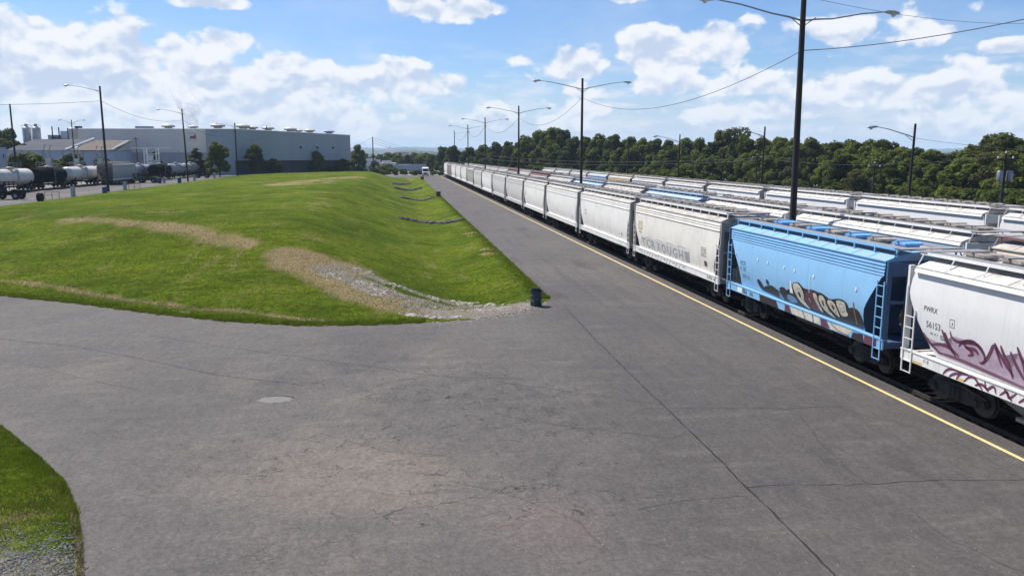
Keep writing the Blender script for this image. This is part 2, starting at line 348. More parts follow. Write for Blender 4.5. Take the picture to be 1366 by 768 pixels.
def grass_mat():
    m, t, p = mat('mown_grass'); tc = t.new('ShaderNodeTexCoord').outputs['Object']
    at = t.new('ShaderNodeAttribute', attribute_name='wear'); s = t.new('ShaderNodeSeparateColor'); t.put(s.inputs[0], at.outputs['Color'])
    n1 = t.noise(tc, .11, 6, .62, .5); n2 = t.noise(t.map(tc, (1, .35, 1)), .5, 6, .65); n3 = t.noise(tc, 4.5, 5, .75); n4 = t.noise(tc, 22, 3, .8)
    col = t.mix(t.ss(n1, .36, .62), (.056,.092,.005), (.118,.152,.010))
    col = t.mix(t.ss(n2, .46, .70, 0, .6), col, (.145,.160,.024))
    col = t.mix(t.ss(n3, .42, .64, .0, .55), col, (.034,.066,.004))
    col = t.mix(t.ss(n4, .45, .75, 0, .5), col, (.17,.215,.03))
    gk = t.m('MULTIPLY', t.ss(t.noise(tc, 2.6, 8, .82), .36, .64, .62, 1.38), t.ss(t.noise(t.map(tc, (.35, 1.3, 1), (2, 9, 0)), .9, 6, .7), .36, .64, .78, 1.18))
    kc = t.new('ShaderNodeCombineXYZ')
    for i in range(3): t.put(kc.inputs[i], gk)
    col = t.mix(1, col, kc.outputs[0], 'MULTIPLY')
    straw = t.mix(t.ss(n3, .35, .65), (.36,.27,.155), (.20,.145,.075))
    dry = t.ss(t.m('ADD', s.outputs[0], t.m('MULTIPLY', t.m('SUBTRACT', t.m('ADD', t.m('MULTIPLY', n3, .55), t.m('MULTIPLY', n2, .45)), .5), 2.2)), .46, .80)
    natural = t.ss(t.m('ADD', t.m('MULTIPLY', n1, .5), t.m('MULTIPLY', n2, .6)), .60, .74, 0, .45)
    col = t.mix(t.m('MAXIMUM', t.m('MULTIPLY', dry, .9), natural), col, straw)
    soil = t.mix(t.ss(n3, .35, .65), (.075,.05,.034), (.17,.125,.085))
    col = t.mix(t.ss(t.m('ADD', s.outputs[1], t.m('MULTIPLY', t.m('SUBTRACT', n3, .5), 1.3)), .35, .7), col, soil)
    rock = t.mix(t.ss(t.noise(tc, 9, 5, .7), .4, .62), (.335,.295,.245), (.135,.112,.09))
    col = t.mix(t.ss(t.m('ADD', s.outputs[2], t.m('MULTIPLY', t.m('SUBTRACT', t.m('ADD', t.m('MULTIPLY', n3, .6), t.m('MULTIPLY', n2, .4)), .5), 1.1)), .38, .62), col, rock)
    t.put(p.inputs['Base Color'], col); p.inputs['Roughness'].default_value = 1; p.inputs['Specular IOR Level'].default_value = .03
    b = t.new('ShaderNodeBump'); b.inputs['Strength'].default_value = .9; b.inputs['Distance'].default_value = .22
    t.put(b.inputs['Height'], t.m('ADD', n3, t.m('MULTIPLY', n4, .5))); t.l.new(b.outputs[0], p.inputs['Normal'])
    return m
M['grass'] = grass_mat()
def blade_mat():
    m, t, p = mat('grass_blades'); tc = t.new('ShaderNodeTexCoord').outputs['Object']
    n = t.noise(tc, 1.1, 4, .7); n2 = t.noise(tc, 13, 2, .7)
    col = t.mix(t.ss(n, .35, .65), (.072,.115,.006), (.132,.175,.014)); col = t.mix(t.ss(n2, .52, .75, 0, .6), col, (.27,.24,.10))
    t.put(p.inputs['Base Color'], col); p.inputs['Roughness'].default_value = .8; p.inputs['Specular IOR Level'].default_value = .08
    tr = t.new('ShaderNodeBsdfTranslucent'); t.put(tr.inputs[0], col); mx = t.new('ShaderNodeMixShader'); mx.inputs[0].default_value = .45
    t.l.new(p.outputs[0], mx.inputs[1]); t.l.new(tr.outputs[0], mx.inputs[2]); t.l.new(mx.outputs[0], t.n['Material Output'].inputs['Surface'])
    return m
M['blade'] = blade_mat()
M['dryblade'] = simple('straw_tufts', (.34,.27,.15), (.20,.15,.07), 5, .85)
def leafmat(name, a, b, c):
    m, t, p = mat(name); v = shifted(t)
    n = t.noise(v, .45, 5, .65); n2 = t.noise(v, 3.5, 3, .7)
    oi = t.new('ShaderNodeObjectInfo').outputs['Random']
    col = t.mix(t.ss(n, .35, .65), a, b); col = t.mix(t.ss(n2, .5, .75, 0, .5), col, c)
    col = t.mix(t.m('MULTIPLY', oi, .35), col, tuple(x * .62 for x in a))
    t.put(p.inputs['Base Color'], col); p.inputs['Roughness'].default_value = .7; p.inputs['Specular IOR Level'].default_value = .12
    tr = t.new('ShaderNodeBsdfTranslucent'); t.put(tr.inputs[0], col); mx = t.new('ShaderNodeMixShader'); mx.inputs[0].default_value = .4
    out = t.n['Material Output']; t.l.new(p.outputs[0], mx.inputs[1]); t.l.new(tr.outputs[0], mx.inputs[2]); t.l.new(mx.outputs[0], out.inputs['Surface'])
    return m
M['leaf_dark'] = leafmat('dark_foliage', (.060,.080,.017), (.104,.128,.023), (.155,.176,.034))
M['leaf_mid'] = leafmat('mid_foliage', (.092,.117,.020), (.142,.165,.026), (.195,.21,.036))
M['leaf_lite'] = leafmat('yellow_green_foliage', (.11,.14,.024), (.16,.185,.03), (.21,.225,.042))
M['leaf_olive'] = leafmat('olive_foliage', (.080,.086,.026), (.11,.112,.034), (.13,.135,.04))
M['leaf_far'] = simple('distant_woods', (.030,.045,.018), (.05,.065,.026), .03, .9)

def flatcol(name, c, rough=.55, c2=None): return simple(name, c, c2 or tuple(x*.8 for x in c), 6, rough)
M['yl'] = None
def yline():
    m, t, p = mat('worn_yellow_line'); tc = t.new('ShaderNodeTexCoord').outputs['Object']
    n = t.noise(tc, 12, 6, .75); n2 = t.noise(tc, .8, 3, .6)
    f = t.ss(t.m('ADD', t.m('MULTIPLY', n, .7), t.m('MULTIPLY', n2, .3)), .50, .66, 0, .7)
    t.put(p.inputs['Base Color'], t.mix(f, (.64,.47,.19), (.15,.13,.10))); p.inputs['Roughness'].default_value = .7
    return m
M['yl'] = yline()
M['crack'] = flatcol('open_crack', (.014,.013,.013), .95)
M['ballast'] = simple('shadow_black_ballast', (.010,.009,.009), (.022,.02,.018), 7, .95, bump=.8)  # blackened to paint in the shadow under the cars; sleepers share it
M['gravel'] = simple('gravel_ground', (.20,.19,.175), (.12,.115,.10), 5, .95, bump=.6)
M['rail'] = simple('rail_steel', (.20,.15,.12), (.10,.07,.05), 5, .5, .5)

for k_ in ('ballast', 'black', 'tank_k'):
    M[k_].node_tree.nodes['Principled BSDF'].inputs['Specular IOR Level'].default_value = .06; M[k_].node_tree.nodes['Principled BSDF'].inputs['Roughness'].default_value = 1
# ------------------------------------------------------------------ terrain
def gbase(x, y): return 1.8 * sstep((-x - 15) / 35) * sstep((y - 55) / 45)
NX = [-50, -34, -23.4, -18.1, -13.1, -8.7, -4.9, -1.3, 1.7, 3.9, 6.5, 8.6]
NY = [66, 56.5, 50.0, 46.8, 43.2, 40.5, 38.9, 38.6, 38.9, 39.3, 41.1, 44.2]
def yn(x): return interp(x, NX, NY) + (.07*math.sin(x*5.1)+.05*math.sin(x*11.7+1)+.04*math.sin(x*23.1) if x < 8.3 else 0)
FX = [-50, -35, -14, -9.5, -7.5, 1.6, 3.6, 5.2, 7.3, 8.1, 8.6]; FZ = [1.8, 2.35, 2.8, 2.75, 2.45, -.6, -.95, -.85, -.15, .02, .02]
XE, YF = 8.6, 300.
def vnoise(x, y, s): return math.sin(x*s*1.3+1.7)*math.cos(y*s*.9+.4)+.5*math.sin(x*s*2.9-y*s*2.1)+.3*math.cos(x*s*5.3+y*s*4.1)
def mound(x, y):
    d = y - yn(x); g = gbase(x, y); fl = interp(x, FX, FZ)
    # soften the flank profile
    fl = (fl + interp(x - 1.2, FX, FZ) + interp(x + 1.2, FX, FZ)) / 3 if -49 < x < 7.4 else fl
    r = sstep(d / 27) if fl > 0 else sstep(d / 9)
    e = sstep((YF - y) / 26)
    z = g + (fl - g) * r * e if fl > g or x > -10 else g + (fl - g) * r * e
    edge = min(1, d / 3, (XE - x) / 1.5, (x + 50) / 3, (YF - y) / 5); edge = max(0, edge)
    z += vnoise(x, y, .17) * .07 * edge + vnoise(x + 9, y, .8) * .012 * edge
    if x < 1: z -= .16 * math.exp(-((d - 2.6) / .8) ** 2) * edge * sstep((1 - x) / 4) - .08 * math.exp(-((d - 4.6) / 1.1) ** 2) * edge * sstep((1 - x) / 4)
    return z + .02 + .03 * edge
def on_mound(px, py):
    z = 1.0
    for _ in range(40):
        p = gp(px, py, z); zz = mound(max(-50, min(XE, p.x)), max(yn(p.x), min(YF, p.y))); z = z * .6 + zz * .4
    return gp(px, py, z)
def grid_mesh(xs, ys_of, zf, flip=False):
    V = []; F = []; nx = len(xs); ny = None
    for x in xs:
        ys = ys_of(x); ny = len(ys)
        for y in ys: V.append((x, y, zf(x, y)))
    for i in range(nx - 1):
        for j in range(ny - 1): a = i * ny + j; F.append((a, a + ny, a + ny + 1, a + 1))
    return V, F
def from_vf(name, V, F, m, smooth=True):
    me = bpy.data.meshes.new(name); me.from_pydata(V, [], F); me.materials.append(m)
    if smooth: me.polygons.foreach_set('use_smooth', [True] * len(F))
    return ob(name, me)

# base ground to the horizon
gxs = sorted(set([-9000,-5000,-2500,-1200,-700,-450,-300,-220,-160,-120,-100] + list(range(-90, 12, 4)) + [8.6, 17.4, 17.5, 19,22,26,30,34,40,48,60,75,90,120,180,260,400,700,1200,2500,5000,9000]))
gys = sorted(set([-200,-60,-20] + list(range(0, 110, 8)) + list(range(110, 360, 20)) + [400,480,600,800,1200,2000,3500,6000,9000]))
def gz_(x, y):
    z = gbase(x, y) - .06 if x < 60 else -.06
    if -49 < x < 8.6 and yn(x) - 8 < y < 305: z -= 2.4
    if 17.5 < x < 60: z = -.80
    return z
V_, F_ = grid_mesh(gxs, lambda x: gys, gz_)
struct(from_vf('ground', V_, F_, M['gravel']))
# track bed
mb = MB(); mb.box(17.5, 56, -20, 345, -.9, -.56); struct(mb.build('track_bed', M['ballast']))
# asphalt apron
V = []; F = []
def addg(xs, ysf):
    v, f = grid_mesh(xs, ysf, lambda x, y: gbase(x, y)); o = len(V); V.extend(v); F.extend(tuple(i + o for i in q) for q in f)
addg(list(np.linspace(-50, 8.38, 260)), lambda x: list(np.linspace(-10, yn(x) + .12, 30)))
addg([8.38, 8.5, 9, 10, 12, 14, 16, 17.5], lambda x: [-10] + list(np.linspace(10, 330, 60)))
addg([-64.5, -60, -55, -50], lambda x: list(np.linspace(-10, 330, 90)))
addg(list(np.linspace(-50, XE, 40)), lambda x: [300, 310, 320, 330])
struct(from_vf('asphalt_road', V, F, M['asphalt']))
mb = MB(); mb.box(16.66, 16.80, 5, 322, .004, .006); struct(mb.build('yellow_road_line', M['yl']))
mb = MB(); mb.box(-54.0, -53.85, 100, 300, 1.804, 1.806); struct(mb.build('pale_road_line', M['concrete']))

# open seams and cracks in the paving
cracks = [([(752,408),(784,442),(815,473),(851,509),(887,543),(929,584),(970,623),(996,651),(1032,685),(1073,726),(1115,768)], .060),
 ([(887,544),(960,544),(1040,543),(1125,543)], .036), ([(996,649),(1080,646),(1180,644),(1366,641)], .04), ([(838,488),(900,486),(1000,484),(1058,483)], .014),
 ([(660,508),(763,522),(872,538)], .02), ([(660,551),(763,569),(898,586),(918,579)], .022),
 ([(867,393),(918,416),(991,447),(1022,468),(1058,483)], .014), ([(1022,496),(1053,509),(1089,535),(1141,551),(1208,566),(1270,587),(1366,640)], .018),
 ([(1068,556),(1099,597),(1125,623),(1151,644)], .022), ([(1218,680),(1260,716),(1366,763)], .02), ([(851,680),(918,667),(996,663)], .018),
 ([(200,447),(381,474),(594,502),(700,506)], .040), ([(0,452),(100,462),(200,481),(291,500),(400,513)], .045), ([(458,447),(400,465),(359,495)], .014),
 ([(427,578),(472,590),(517,601),(594,606)], .018), ([(0,480),(60,492),(180,520)], .014), ([(600,640),(680,660),(760,690),(820,740)], .014), ([(1100,420),(1160,470),(1240,500),(1330,560)], .012)]
mb = MB()
for pts, wd in cracks:
    P = [gp(*p) for p in pts]; Q = []
    for a, b in zip(P, P[1:]):
        n = max(2, int((b - a).length / .22))
        for k in range(n): Q.append(a.lerp(b, k / n))
    Q.append(P[-1]); off = 0
    L = []; Rr = []
    for i, q in enumerate(Q):
        d = (Q[min(i+1, len(Q)-1)] - Q[max(i-1, 0)]).normalized(); nrm = Vector((-d.y, d.x, 0))
        off = off * .8 + random.gauss(0, .010 if wd > .04 else .03); ww = wd * (.35 + random.random() * .8)
        q = q + nrm * off; L.append((q.x - nrm.x*ww*.5, q.y - nrm.y*ww*.5, .0035)); Rr.append((q.x + nrm.x*ww*.5, q.y + nrm.y*ww*.5, .0035))
    n = len(Q); mb.add(L + Rr, [(i, i+1, n+i+1, n+i) for i in range(n-1)])
struct(mb.build('asphalt_cracks', M['crack'], fix=False))
# pale patch in the paving
mb = MB(); c = gp(367, 533); vs_ = []
for k in range(22):
    a = 2*math.pi*k/22; r = 1 + random.uniform(-.18, .12); vs_.append((c.x + math.cos(a)*.62*r, c.y + math.sin(a)*.42*r, .007))
mb.add(vs_, [tuple(range(22))]); struct(mb.build('asphalt_patch', simple('pale_patch', (.165,.152,.135), (.12,.11,.10), 6, .9), fix=False))
mb = MB(); q = []
for k in range(9): a = math.pi*(.05 + .62*k/8); q.append((a, .66 + random.uniform(-.03, .03)))
mb.add([(c.x+math.cos(a)*r_*1.0, c.y+math.sin(a)*r_*.68, .0085) for a, r_ in q] + [(c.x+math.cos(a)*(r_-.07-.03*(i%2)), c.y+math.sin(a)*(r_-.1)*.68, .0085) for i, (a, r_) in enumerate(q)], [(i, i+1, 10+i, 9+i) for i in range(8)])
struct(mb.build('asphalt_broken_edge', M['crack'], fix=False))
mb = MB()
for k in range(70):
    p = gp(random.uniform(120, 1300), random.uniform(430, 760)); s = random.uniform(.006, .018)
    mb.lathe([(s*.6, 0), (s, s*.4), (s*.5, s*.8)], 'z', (p.x, p.y, 0), 5)
o = mb.build('loose_pebbles', M['stone']); struct(o, 'stuff')

# grass mound
xs = list(np.arange(-50, -24, .8)) + list(np.arange(-24, XE - .01, .3)) + [XE]
tt = [k / 330 for k in range(331)]
def ysf(x):
    y0 = yn(x); return [y0 + (YF - y0) * (.25 * q + .75 * q ** 2.6) for q in tt]
V_, F_ = grid_mesh(xs, ysf, mound)
V_ = [(x + (.09*math.sin(y*1.7)+.06*math.sin(y*4.3+1)+.04*math.sin(y*9.7) if x == XE else 0), y, z) for x, y, z in V_]
mo = from_vf('grass_mound', V_, F_, M['grass']); struct(mo)
def W(pts): return [on_mound(*p) for p in pts]
dry_lines = [(W([(95,293),(130,292),(160,296),(200,300),(235,303),(270,311),(300,318),(325,326)]), 2.0, .78), (W([(95,296),(130,287)]), 1.6, .6),
 (W([(30,292),(60,285),(85,280)]), 1.6, .6), (W([(150,277),(185,276)]), .9, .8), (W([(195,283),(240,283)]), .8, .9),
 (W([(0,374),(60,380),(120,392),(200,404),(260,412),(330,416),(400,425),(440,428)]), .55, .75),
 (W([(370,247),(420,240),(470,236)]), 6, .75), (W([(415,246),(440,240)]), 5, .6), (W([(300,237),(360,233)]), 6, .45), (W([(430,270),(450,280)]), 2.2, .5),
 (W([(232,415),(250,417)]), .3, .9), (W([(395,310),(420,318)]), 1.5, .45), (W([(392,340),(420,346),(450,358)]), 2.4, 1.15), (W([(400,350),(440,368),(480,388),(530,404),(580,414)]), 2.3, 1.1),
 (W([(613,305),(630,303)]), .35, 1.0), (W([(618,312),(640,311)]), .4, 1.0), (W([(622,315),(645,315)]), .3, .9), (W([(643,333),(662,333)]), .35, 1.1), (W([(643,339),(662,339)]), .35, 1.1),
 (W([(540,276),(552,295)]), 1.2, .45), (W([(543,237),(550,240)]), 3.0, .6), (W([(520,300),(600,360)]), .8, .3)]
soil_lines = [(W([(533,291),(552,295),(575,297),(600,297),(615,294)]), 1.2, .62), (W([(533,263),(550,267),(565,268),(577,264)]), 1.6, .62), (W([(526,251),(545,254),(560,251)]), 2.2, .6), (W([(524,245),(538,246),(545,245)]), 2.6, .6), (W([(110,392),(180,404),(260,411),(300,416)]), .35, .6), (W([(300,416),(360,420),(420,426)]), .25, .5), (W([(395,338),(430,350),(470,375),(500,395),(540,412)]), 1.4, .42)]
rock_lines = [(W([(445,352),(480,362),(520,378),(560,392),(600,402),(650,407)]), .8, .62), (W([(440,360),(480,376),(520,392),(570,404),(620,412),(660,414),(695,408)]), 1.25, .9), (W([(560,410),(600,418),(640,420),(680,412)]), 1.1, 1.0), (W([(540,418),(600,424)]), .5, .7)]
P = np.array(V_)[:, :2]
def field_of(lines):
    out = np.zeros(len(P))
    for pts, wd, amp in lines:
        best = np.full(len(P), 1e9)
        for a, b in zip(pts, pts[1:]):
            a = np.array(a[:2]); b = np.array(b[:2]); ab = b - a; L2 = max(1e-6, float(ab @ ab))
            tq = np.clip(((P - a) @ ab) / L2, 0, 1); dd = np.linalg.norm(P - (a + tq[:, None] * ab), axis=1); best = np.minimum(best, dd)
        out = np.maximum(out, amp * np.exp(-(best / wd) ** 2 * .7))
    return out
wear = np.zeros((len(P), 4), dtype=np.float32); wear[:, 3] = 1
for i, L in enumerate((dry_lines, soil_lines, rock_lines)): wear[:, i] = field_of(L)
de = np.minimum(P[:, 1] - np.array([yn(q) for q in P[:, 0]]), XE - P[:, 0]); wear[:, 0] = np.maximum(wear[:, 0], np.exp(-(de / .22) ** 2) * .72)
ca = mo.data.color_attributes.new('wear', 'FLOAT_COLOR', 'POINT'); ca.data.foreach_set('color', wear.ravel())

def rock(mb, x, y, z, s):
    n = 7; a0 = random.random() * 6; vs = []
    for (h, r) in ((-.3, .8), (.15, 1.), (.5, .6)):
        for k in range(n):
            a = a0 + 2*math.pi*k/n; q = r * random.uniform(.75, 1.2) * s
            vs.append((x + math.cos(a)*q*1.25, y + math.sin(a)*q, z + h * s * random.uniform(.8, 1.2)))
    fs = [(i*n+k, i*n+(k+1)%n, (i+1)*n+(k+1)%n, (i+1)*n+k) for i in range(2) for k in range(n)] + [tuple(range(2*n, 3*n))]
    mb.add(vs, fs)
mb = MB()
def scatter(pts, wd, n, smin, smax, mb, sink=.25):
    P = W(pts)
    for _ in range(n):
        i = random.randrange(len(P)-1); q = P[i].lerp(P[i+1], random.random())
        x = q.x + random.gauss(0, wd); y = q.y + random.gauss(0, wd)
        x = min(XE - .1, x); y = max(yn(x) + .1, y); s = smin + (smax - smin) * random.random() ** 3
        rock(mb, x, y, mound(x, y) - s*sink, s)
scatter([(455,350),(480,360),(500,365)], .25, 26, .06, .24, mb); scatter([(465,372),(500,384),(520,392)], .5, 90, .05, .24, mb)
scatter([(520,378),(560,392),(600,402),(630,406),(680,409)], .3, 120, .04, .2, mb); scatter([(540,400),(600,412),(660,412),(695,408)], .75, 520, .025, .12, mb)
scatter([(400,345),(440,362),(490,386),(540,406)], 1.0, 260, .015, .10, mb); scatter([(535,418),(570,422),(610,423)], .2, 70, .05, .22, mb); scatter([(440,366),(446,367)], .05, 4, .15, .28, mb)
struct(mb.build('rock_rubble', M['stone']), 'stuff')
dams = [([(533,291),(552,295),(575,297),(600,297),(615,294)], .9, 150, .14, .42, 'nearest'), ([(533,263),(550,267),(565,268),(577,264)], .9, 120, .18, .5, 'second nearest'),
        ([(526,251),(545,254),(560,251)], .9, 80, .2, .55, 'third nearest'), ([(524,245),(538,246),(545,245)], .9, 55, .2, .55, 'farthest')]
for pts, wd, n, a, b, nm in dams:
    m_ = MB(); scatter(pts, wd*.30, int(n*1.3), a*1.1, b*1.0, m_, -.25)
    struct(tag(m_.build('rock_dam', M['dstone']), 'line of dark rocks laid across the grassy ditch, %s of the four' % nm, 'rock dam', 'rock check dams across the ditch'), 'stuff')

mb = MB()
for k in range(260):
    x = random.uniform(1.5, 8.3); y = yn(min(8.2, x)) - abs(random.gauss(0, .35)); s_ = random.uniform(.015, .05); rock(mb, x, y, .0, s_)
struct(mb.build('spilled_gravel', M['stone']), 'stuff')

# grass verge in the bottom left corner
VG = [(-12.2,25.2),(-10.0,22.4),(-8.6,20.5),(-7.7,18.8),(-7.0,17.2),(-6.4,15.6),(-6.2,13.5),(-6.3,11)]
def vx(y): return interp(-y, [-25.2,-22.4,-20.5,-18.8,-17.2,-15.6,-13.5,-11], [-12.2,-10,-8.6,-7.7,-7.0,-6.4,-6.2,-6.3]) if y < 25.2 else -12.2 - (y - 25.2) * 1.6
ysv = list(np.arange(11, 29, .15)); Vv = []; Fv = []; nq = 60
for y in ysv:
    x1 = vx(y) + vnoise(0, y, 2.2) * .09 + .04*math.sin(y*17); x0 = -26
    for k in range(nq): q = k/(nq-1); x = x0 + (x1 - x0) * (1 - (1-q)**1.8); Vv.append((x, y, .012 + .035 * min(1, (x1 - x) / .7) + .02 * vnoise(x, y, 1.9)*min(1,(x1-x))))
for j in range(len(ysv)-1):
    for k in range(nq-1): a = j*nq+k; Fv.append((a, a+1, a+nq+1, a+nq))
vg = from_vf('grass_verge', Vv, Fv, M['grass']); struct(vg)
P2 = np.array(Vv); wr = np.zeros((len(P2), 4), np.float32); wr[:, 3] = 1
gravel_edge = 17.6
wr[:, 2] = np.clip((gravel_edge - P2[:, 1]) / 1.6 + .25, 0, 1) * .58; wr[:, 0] = np.clip(1 - np.abs(P2[:, 1] - 18.6) / 1.3, 0, 1) * .5
ex = np.array([vx(y) for y in P2[:, 1]]) - P2[:, 0]; wr[:, 0] = np.maximum(wr[:, 0], np.exp(-(ex / .16) ** 2) * .95)
ca = vg.data.color_attributes.new('wear', 'FLOAT_COLOR', 'POINT'); ca.data.foreach_set('color', wr.ravel())
def blades(name, pts, h, wd, m):
    n = len(pts); V = np.zeros((n*3, 3)); a = np.random.rand(n) * 2 * np.pi; hh = h * (.5 + np.random.rand(n)); P = np.array(pts)
    dx, dy = np.cos(a)*wd, np.sin(a)*wd; ln = np.random.normal(0, .45, (n, 2)) * hh[:, None]
    V[0::3] = P - np.c_[dx, dy, np.zeros(n)]; V[1::3] = P + np.c_[dx, dy, np.zeros(n)]; V[2::3] = P + np.c_[ln, hh]
    me = bpy.data.meshes.new(name); me.from_pydata(V.tolist(), [], np.arange(n*3).reshape(-1, 3).tolist()); me.materials.append(m)
    return struct(ob(name, me), 'stuff')
pts = []
for _ in range(52000):
    y = random.uniform(13, 27); x = vx(y) + .06 - abs(random.gauss(0, 3.4)) * random.random()
    pr = 1 if y > 18.6 else (.35 if y > 17.4 else .10)
    if random.random() < pr: pts.append((x, y, .05 + .02*vnoise(x, y, 1.9)))
blades('verge_grass', pts, .05, .009, M['blade'])
pts = []
for _ in range(5000):
    y = random.uniform(13, 26.5); x = vx(y) + .08 - abs(random.gauss(0, .10)); pts.append((x, y, .01))
for _ in range(2500):
    y = random.uniform(17.2, 19.3); x = vx(y) - random.random() ** .8 * 6; pts.append((x, y, .05))
blades('verge_straw', pts, .06, .008, M['dryblade'])
mb = MB()
for _ in range(9000):
    y = random.uniform(12.5, 18.3); x = vx(y) - .12 - random.random()**1.1 * 5
    if random.random() < min(1, (18.6 - y) / 1.8): rock(mb, x, y, .045, random.uniform(.008, .024))
M['bluestone'] = simple('blue_grey_gravel', (.17,.175,.19), (.055,.058,.065), 3, .85)
struct(mb.build('gravel_stones', M['bluestone']), 'stuff')
# tufts along the mound edges and over its near slope
pts = []
for _ in range(64000):
    x = random.uniform(-26, XE - .05); d = abs(random.gauss(0, .45)) if random.random() < .45 else abs(random.gauss(0, 17)); y = yn(x) + d + .02
    if 1.2 < x and d < 4.2: continue
    pts.append((x, y, mound(x, y) - .01))
for _ in range(16000):
    y = 44.5 + 120 * random.random() ** 1.8; x = XE - abs(random.gauss(0, .5)) - .02; pts.append((x, y, mound(x, y) - .01))
blades('mound_grass', pts, .09, .02, M['blade'])
pts = []
for pl, wd, amp in dry_lines[:9]:
    for _ in range(int(170 * amp)):
        i = random.randrange(len(pl)-1); q = pl[i].lerp(pl[i+1], random.random()); x = q.x + random.gauss(0, wd*.5); y = q.y + random.gauss(0, wd*.5)
        x = min(x, XE-.1); y = max(y, yn(x)+.1); pts.append((x, y, mound(x, y)-.01))
blades('mound_straw', pts, .10, .03, M['dryblade'])

# rails
M['truck'] = simple('shaded_rail_steel', (.030,.026,.023), (.012,.011,.010), 5, .85)  # rails under the hopper rows, colour darkened to extend the shadow below the cars
for xc in (19.5, 26.6, 38.6, -66.5):
    zt = gbase(xc, 200)
    tr = thing('railway_track', {19.5: 'steel track under the nearest row of hopper cars', 26.6: 'steel track under the middle row of hopper cars',
        38.6: 'steel track under the farthest row of hopper cars', -66.5: 'steel track under the tank cars at the far left'}[xc], 'railway track', (xc, 0, zt - (.50 if xc > 0 else 0)), 0, 'railway tracks in the yard')
    for s in (-.75, .75):
        mb = MB(); mb.box(s-.04, s+.04, (90 if xc < 0 else -5), 345, 0, .14); mb.build('rail', M['truck'] if xc > 0 else M['rail'], tr)
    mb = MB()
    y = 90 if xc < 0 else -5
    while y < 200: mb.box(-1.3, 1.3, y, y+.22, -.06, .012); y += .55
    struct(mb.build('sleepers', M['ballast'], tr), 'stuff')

# ------------------------------------------------------------------ covered hopper cars
def rows_of(kind, he, L):
    if kind == 'A': return [(1.25,1.38,L-1.42),(1.6,1.48,L-1.42),(2.0,1.56,L-1.40),(2.3,1.60,L-1.32),(2.55,1.62,L-1.16),(2.9,1.63,L-.90),(3.3,1.62,L-.6),(3.65,1.60,L-.36),(3.75,1.59,L-.2),(he,1.57,L-.16)]
    if kind == 'B': return [(1.25,1.43,L-1.0),(1.6,1.51,L-1.02),(1.9,1.56,L-.95),(2.2,1.595,L-.8),(2.5,1.615,L-.6),(2.8,1.625,L-.42),(3.1,1.625,L-.3),(3.5,1.615,L-.2),(he,1.58,L-.16)]
    return [(1.25,1.36,L-1.45),(1.6,1.46,L-1.15),(2.0,1.54,L-.87),(2.4,1.60,L-.62),(2.8,1.625,L-.37),(3.2,1.63,L-.16),(3.45,1.625,L-.08),(3.9,1.585,L-.12),(he,1.55,L-.28)]
def half_w(z, rows): return float(np.interp(z, [r[0] for r in rows], [r[1] for r in rows]))
def tri(mb, pts): mb.add(pts, [tuple(range(len(pts)))])
def truck(mw, parent_name='truck'): pass
WH = MB(); WH.lathe([(.05,-.82),(.30,-.82),(.30,-.80),(.46,-.80),(.46,-.70),(.50,-.695),(.50,-.67),(.1,-.67),(.09,.67),(.50,.67),(.50,.695),(.46,.70),(.46,.80),(.30,.80),(.30,.82),(.05,.82)], 'x', (0,0,.61), 18)
wheel_me = WH.mesh('wheel', M['wheel'])
M['truck'] = simple('shaded_truck_steel', (.030,.026,.023), (.012,.011,.010), 5, .85)  # truck colour blackened to deepen the shade beneath the cars
TK = MB()
for s in (-1, 1):
    TK.prism([(-1.25,.52),(-1.15,.78),(-.55,.92),(-.35,.98),(.35,.98),(.55,.92),(1.15,.78),(1.25,.52),(.95,.50),(.55,.42),(-.55,.42),(-.95,.50)], 'x', s*.98-.08, s*.98+.08)
    for k in (-.18, 0, .18): TK.lathe([(.075,.47),(.09,.5),(.09,.85),(.07,.88)], 'z', (s*1.07, k, 0), 8)
    for k in (-.89, .89): TK.lathe([(.13,-.09),(.15,0),(.10,.09)], 'x', (s*1.07, k, .61), 10)
TK.box(-1.0, 1.0, -.2, .2, .55, .92)
truck_me = TK.mesh('truck', M['truck'])
